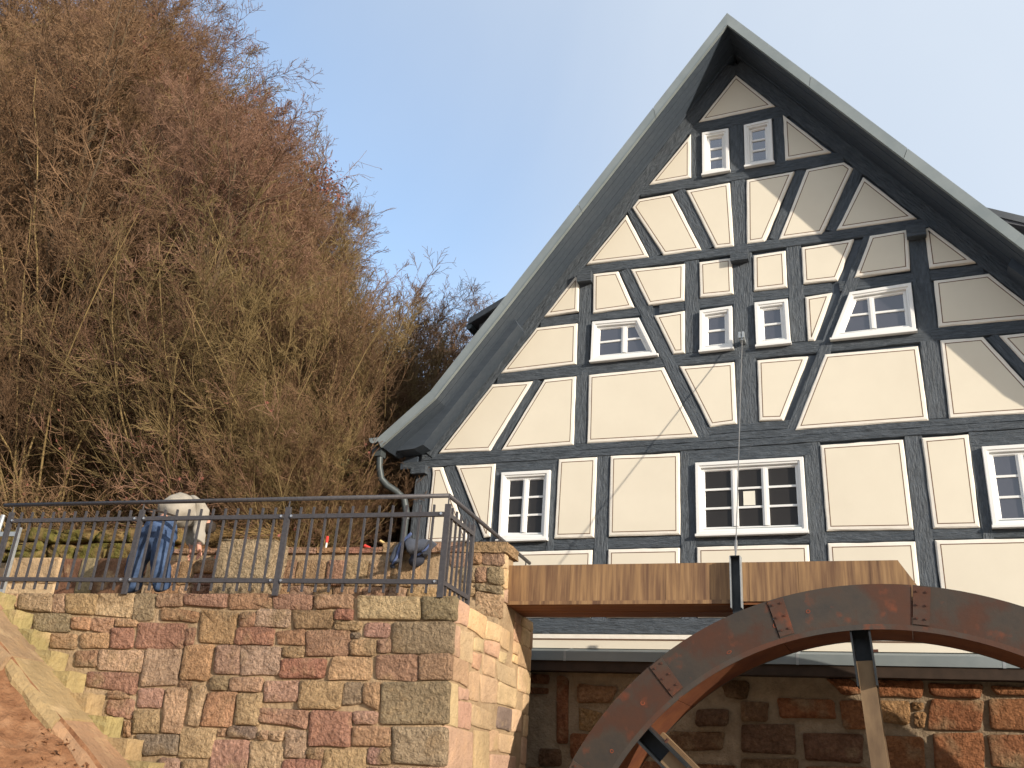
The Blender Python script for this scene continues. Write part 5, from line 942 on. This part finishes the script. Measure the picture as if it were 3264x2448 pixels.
# low scrub: brambles and saplings
for i in range(2):
    n = 60; a = rng.uniform(0, 2 * PI, n); rr = rng.uniform(0, .8, n); sp_ = rng.uniform(.3, 1.2, n)
    sg = grow([dict(k=6, wob=.14, up=-.06, kids=7, ang=(25, 70), len=(.25, .5), rad=.6, t0=.1, tap=.7), dict(k=4, wob=.2, up=.02, kids=4, ang=(20, 60), len=(.3, .6), rad=.7, t0=.1), dict(k=3, wob=.2, up=.0, kids=0, ang=(0, 0), len=(0, 0), rad=.6, t0=0)],
              np.stack([rr * np.cos(a), rr * np.sin(a), np.full(n, -.1)], 1), np.stack([sp_ * np.cos(a), sp_ * np.sin(a), np.ones(n)], 1), rng.uniform(.9, 2.3, n), 0.012)
    lv = sg[1][1]; lv = lv[rng.random(len(lv)) < .10]
    protos['scrub%d' % i] = (seg_mesh('stems', sg[:1], [M['twig_olive']], 3, .005), seg_mesh('twigs', sg[1:], [M[['twig_red', 'twig_brown'][i]], M['dry_leaf']], 3, .0035, lv, .05))
# dark shrub with evergreen leaves
n = 20; a = rng.uniform(0, 2 * PI, n); sp_ = rng.uniform(.3, .9, n)
sg = grow([dict(k=6, wob=.12, up=.0, kids=10, ang=(25, 60), len=(.3, .5), rad=.6, t0=.1, tap=.7), dict(k=4, wob=.2, up=.02, kids=6, ang=(20, 60), len=(.3, .6), rad=.7, t0=.1), dict(k=3, wob=.2, up=.0, kids=0, ang=(0, 0), len=(0, 0), rad=.6, t0=0)], np.zeros((n, 3)), np.stack([sp_ * np.cos(a), sp_ * np.sin(a), np.ones(n)], 1), rng.uniform(1.2, 2.4, n), 0.02)
lv = np.concatenate([s[1] for s in sg[1:]]); lv = lv[rng.random(len(lv)) < .75]
protos['ivy'] = (seg_mesh('stems', sg[:1], [M['bark']], 4), seg_mesh('foliage', sg[1:], [M['bark'], M['ivy']], 3, .003, lv, .075))

def plant(key, name, x, y, s, label, cat, group=None, rz=None, zs=1.0, lean=0.0):
    z = ground_z(x, y) - 0.05
    o = bpy.data.objects.new(name, None); COL.objects.link(o); o.location = (x, y, z); o.rotation_euler = (0, lean, rz if rz is not None else rng.uniform(0, 6.28)); o.scale = (s, s, s * zs); o.empty_display_size = .2
    tag(o, label, cat, group)
    for me in protos[key]:
        nm = me.name.split('.')[0]; c = bpy.data.objects.new(nm, me); COL.objects.link(c); c.parent = o
        if key in ('scrub0', 'scrub1', 'ivy') or key.startswith('hazel'): c['kind'] = 'stuff'
    return o
# skyline of the wood as heights over distance, so crowns stay in their real envelope
SKY = [(-2.3, 1.9), (-1.71, 1.75), (-1.126, 1.34), (-0.949, 1.14), (-0.783, 0.935), (-0.68, 0.80), (-0.60, 0.72), (-0.52, 0.66), (-0.47, 0.56), (-0.40, 0.45)]
def envelope(t):
    if t <= SKY[0][0]: return SKY[0][1]
    for (a, b), (c, d) in zip(SKY, SKY[1:]):
        if t <= c: return b + (d - b) * (t - a) / (c - a)
    return 0.4
def fit(x, y, z, H, sc):
    while sc > .2 and (z + H * sc > envelope((x + .30 * H * sc) / y) * y or z + H * .70 * sc > envelope((x + .42 * H * sc) / y) * y): sc *= .96
    return sc
r = random.Random(11); placed = []
def try_place(x, y, mind):
    if any((x - a) ** 2 + (y - b) ** 2 < mind ** 2 for a, b in placed): return False
    placed.append((x, y)); return True
cnt = 0
LBL = {'tree0': 'bare brown-twigged tree', 'tree1': 'spreading grey-brown tree', 'tree2': 'bare tree with a reddish haze of twigs',
       'hazel0': 'clump of straight olive hazel stems', 'hazel1': 'many-stemmed brown shrub clump', 'hazel2': 'upright thicket of thin brown stems'}
for k in range(5200):
    y = 11.6 + 26 * r.random() ** 1.15; s = r.uniform(0.2, 24) if y < 24 else r.uniform(-1.5, 16); x = xfoot(y) - s
    t = x / y
    if t < -2.15 or t > -0.44: continue
    key = r.choice(['tree0', 'tree1', 'tree2', 'tree0', 'hazel0', 'hazel1', 'hazel2', 'hazel0'])
    if s < 3: key = r.choice(['hazel0', 'hazel1', 'hazel2', 'tree1'])
    if not try_place(x, y, 1.05 if key[0] == 'h' else 1.5): continue
    z = ground_z(x, y); H = 9.6 if key[0] == 't' else 6.6
    sc = r.uniform(.8, 1.15) if t > -.95 else r.uniform(.95, 1.6); sc = fit(x, y, z, H, sc) * (.94 if t > -0.9 else 1)
    if sc < 0.32: continue
    if key[0] == 't' and sc < 0.5: key = 'hazel%d' % r.randrange(3); sc *= 1.35
    e = (z + 3 * sc) / y; reg = ('high ' if e > .95 else 'halfway up ' if e > .6 else 'low ') + ('at the far left' if t < -1.25 else 'on the left' if t < -.95 else 'in the middle of the wood' if t < -.7 else 'towards the roof')
    plant(key, 'bare_tree' if key[0] == 't' else 'hazel_clump', x, y, sc, LBL[key] + ', ' + reg, 'tree' if key[0] == 't' else 'shrub', {'t': 'bare trees of the hillside wood', 'h': 'stem clumps on the wooded slope'}[key[0]] + ' ' + key[-1], lean=0.10)
    cnt += 1
    if cnt >= 285: break
print('trees', cnt, 'tried', k)
# beeches with dry leaves on the upper skyline
BEE = [(-18.3, 16.2, 'second beech with dry red leaves on the skyline, just left of the highest'), (-16.9, 17.4, 'beech with dry red leaves below the highest one, halfway down the skyline'), (-16.0, 18.4, 'lowest of the beeches with dry red leaves on the skyline')]
for (x, y, sc, lb) in [(a, b, 1, c) for a, b, c in BEE] + list(((-17.6, 16.0, 1.0, 'beech with dry red leaves highest on the skyline'), (-17.6, 18.6, .95, 'beech with dry red leaves lower down the skyline, right of the highest'), (-20.0, 17.2, .9, 'beech with dry red leaves behind the skyline trees on the left'))):
    z = ground_z(x, y); sc = max(fit(x, y, z, 9.6, 1.2), .62); plant('beech', 'beech_tree', x, y, sc, lb, 'tree')
# feathery trees standing clear against the sky beside the roof
for (x, y, H, lb) in ((-13.4, 22.5, 0, 'bare tree with fine spreading twigs against the sky, third crown left of the roof'), (-12.9, 24.3, 0, 'bare tree with fine twigs against the sky, second crown left of the roof'), (-12.6, 26.2, 0, 'bare tree nearest to the roof edge, lowest crown on the skyline')):
    z = ground_z(x, y); sc = fit(x, y, z, 9.6, 1.6) * .97; plant('tree%d' % (int(y) % 3), 'bare_tree', x, y, sc, lb, 'tree')
# scrub at the foot of the slope
k = 0
while k < 150:
    y = r.uniform(11.3, 17); s = r.uniform(-0.6, 8.5); x = xfoot(y) - s
    if x > (-9.3 if y < 13.2 else -8.6): continue
    if x < -12.3 and y < 13.6: k += 1; continue
    plant('scrub%d' % (k % 2), 'scrub', x, y, r.uniform(.7, 1.25), ['tangle of reddish bramble stems', 'tangle of brown scrub'][k % 2] + (' above the mossy rocks at far left' if x / y < -1.0 else ' on the slope behind the bending worker' if x / y < -.8 else ' on the slope behind the parapet'), 'shrub', 'scrub tangles %d at the foot of the slope' % (k % 2)); k += 1
for k in range(40):
    y = r.uniform(12.6, 20); x = r.uniform(xfoot(y) - .8, min(-8.9, -8.6 - (y - 12.6) * .38))
    plant('hazel%d' % (k % 3), 'hazel_clump', x, y, r.uniform(.5, .85), ['thin olive stems rising behind the parapet', 'thin brown stems rising behind the parapet', 'dense brown stems rising behind the parapet'][k % 3], 'shrub', 'stem clumps behind the parapet %d' % (k % 3))
for k in range(14):
    x, y = r.uniform(-9.2, -8.05), r.uniform(11.25, 12.2); plant('hazel%d' % (k % 3), 'hazel_clump', x, y, r.uniform(.36, .46), 'low sunlit stems close behind the parapet near the downpipe', 'shrub', 'low stems close behind the parapet')
for k in range(22):
    y = r.uniform(14.2, 25); x = y * r.uniform(-.63, -.545)
    plant('hazel%d' % (k % 3), 'hazel_clump', x, y, r.uniform(.6, 1.0), ['pale stems rising between the roof eave and the wood', 'thin brown stems rising between the roof eave and the wood', 'dense brown stems between the roof eave and the wood'][k % 3], 'shrub', 'stem clumps beside the eave %d' % (k % 3))
for i, (x, y, s, lb) in enumerate(((-9.2, 12.6, .95, 'dark evergreen shrub behind the stone cube, the widest'), (-9.0, 13.6, .7, 'small dark evergreen shrub behind the parapet, nearer to the house'), (-9.6, 13.6, .8, 'dark evergreen shrub behind the bending worker'), (-9.7, 15.5, .8, 'dark evergreen bush halfway up between the stems'))):
    plant('ivy', 'evergreen_shrub', x, y, s, lb, 'shrub')
# dry grass and dead stalks over the rock wall
n = 90000; gy = 11.0 + 4.5 * rng.random(n) ** 1.3; gx_ = -8.2 - rng.uniform(0, 10.5, n); gz = np.array([ground_z(a, b) for a, b in zip(gx_, gy)]); gz = np.where(gy < 11.7, np.maximum(gz, 2.95), gz)
P0 = np.stack([gx_, gy, gz - .03], 1); d = norm(np.stack([rng.normal(.25, .5, n), rng.normal(-.35, .5, n), rng.uniform(.3, 1.1, n)], 1)); L = rng.uniform(.15, .55, n)
P1 = P0 + d * (L * .6)[:, None]; d2 = norm(d + np.stack([rng.normal(0, .3, n), rng.normal(-.2, .3, n), np.full(n, -.7)], 1)); P2 = P1 + d2 * (L * .5)[:, None]
me = seg_mesh('dry_grass', [(P0, P1, np.full(n, .0045), np.full(n, .0035)), (P1, P2, np.full(n, .0035), np.full(n, .0015))], [M['straw']], 3)
o = bpy.data.objects.new('dry_grass', me); COL.objects.link(o); o['kind'] = 'stuff'
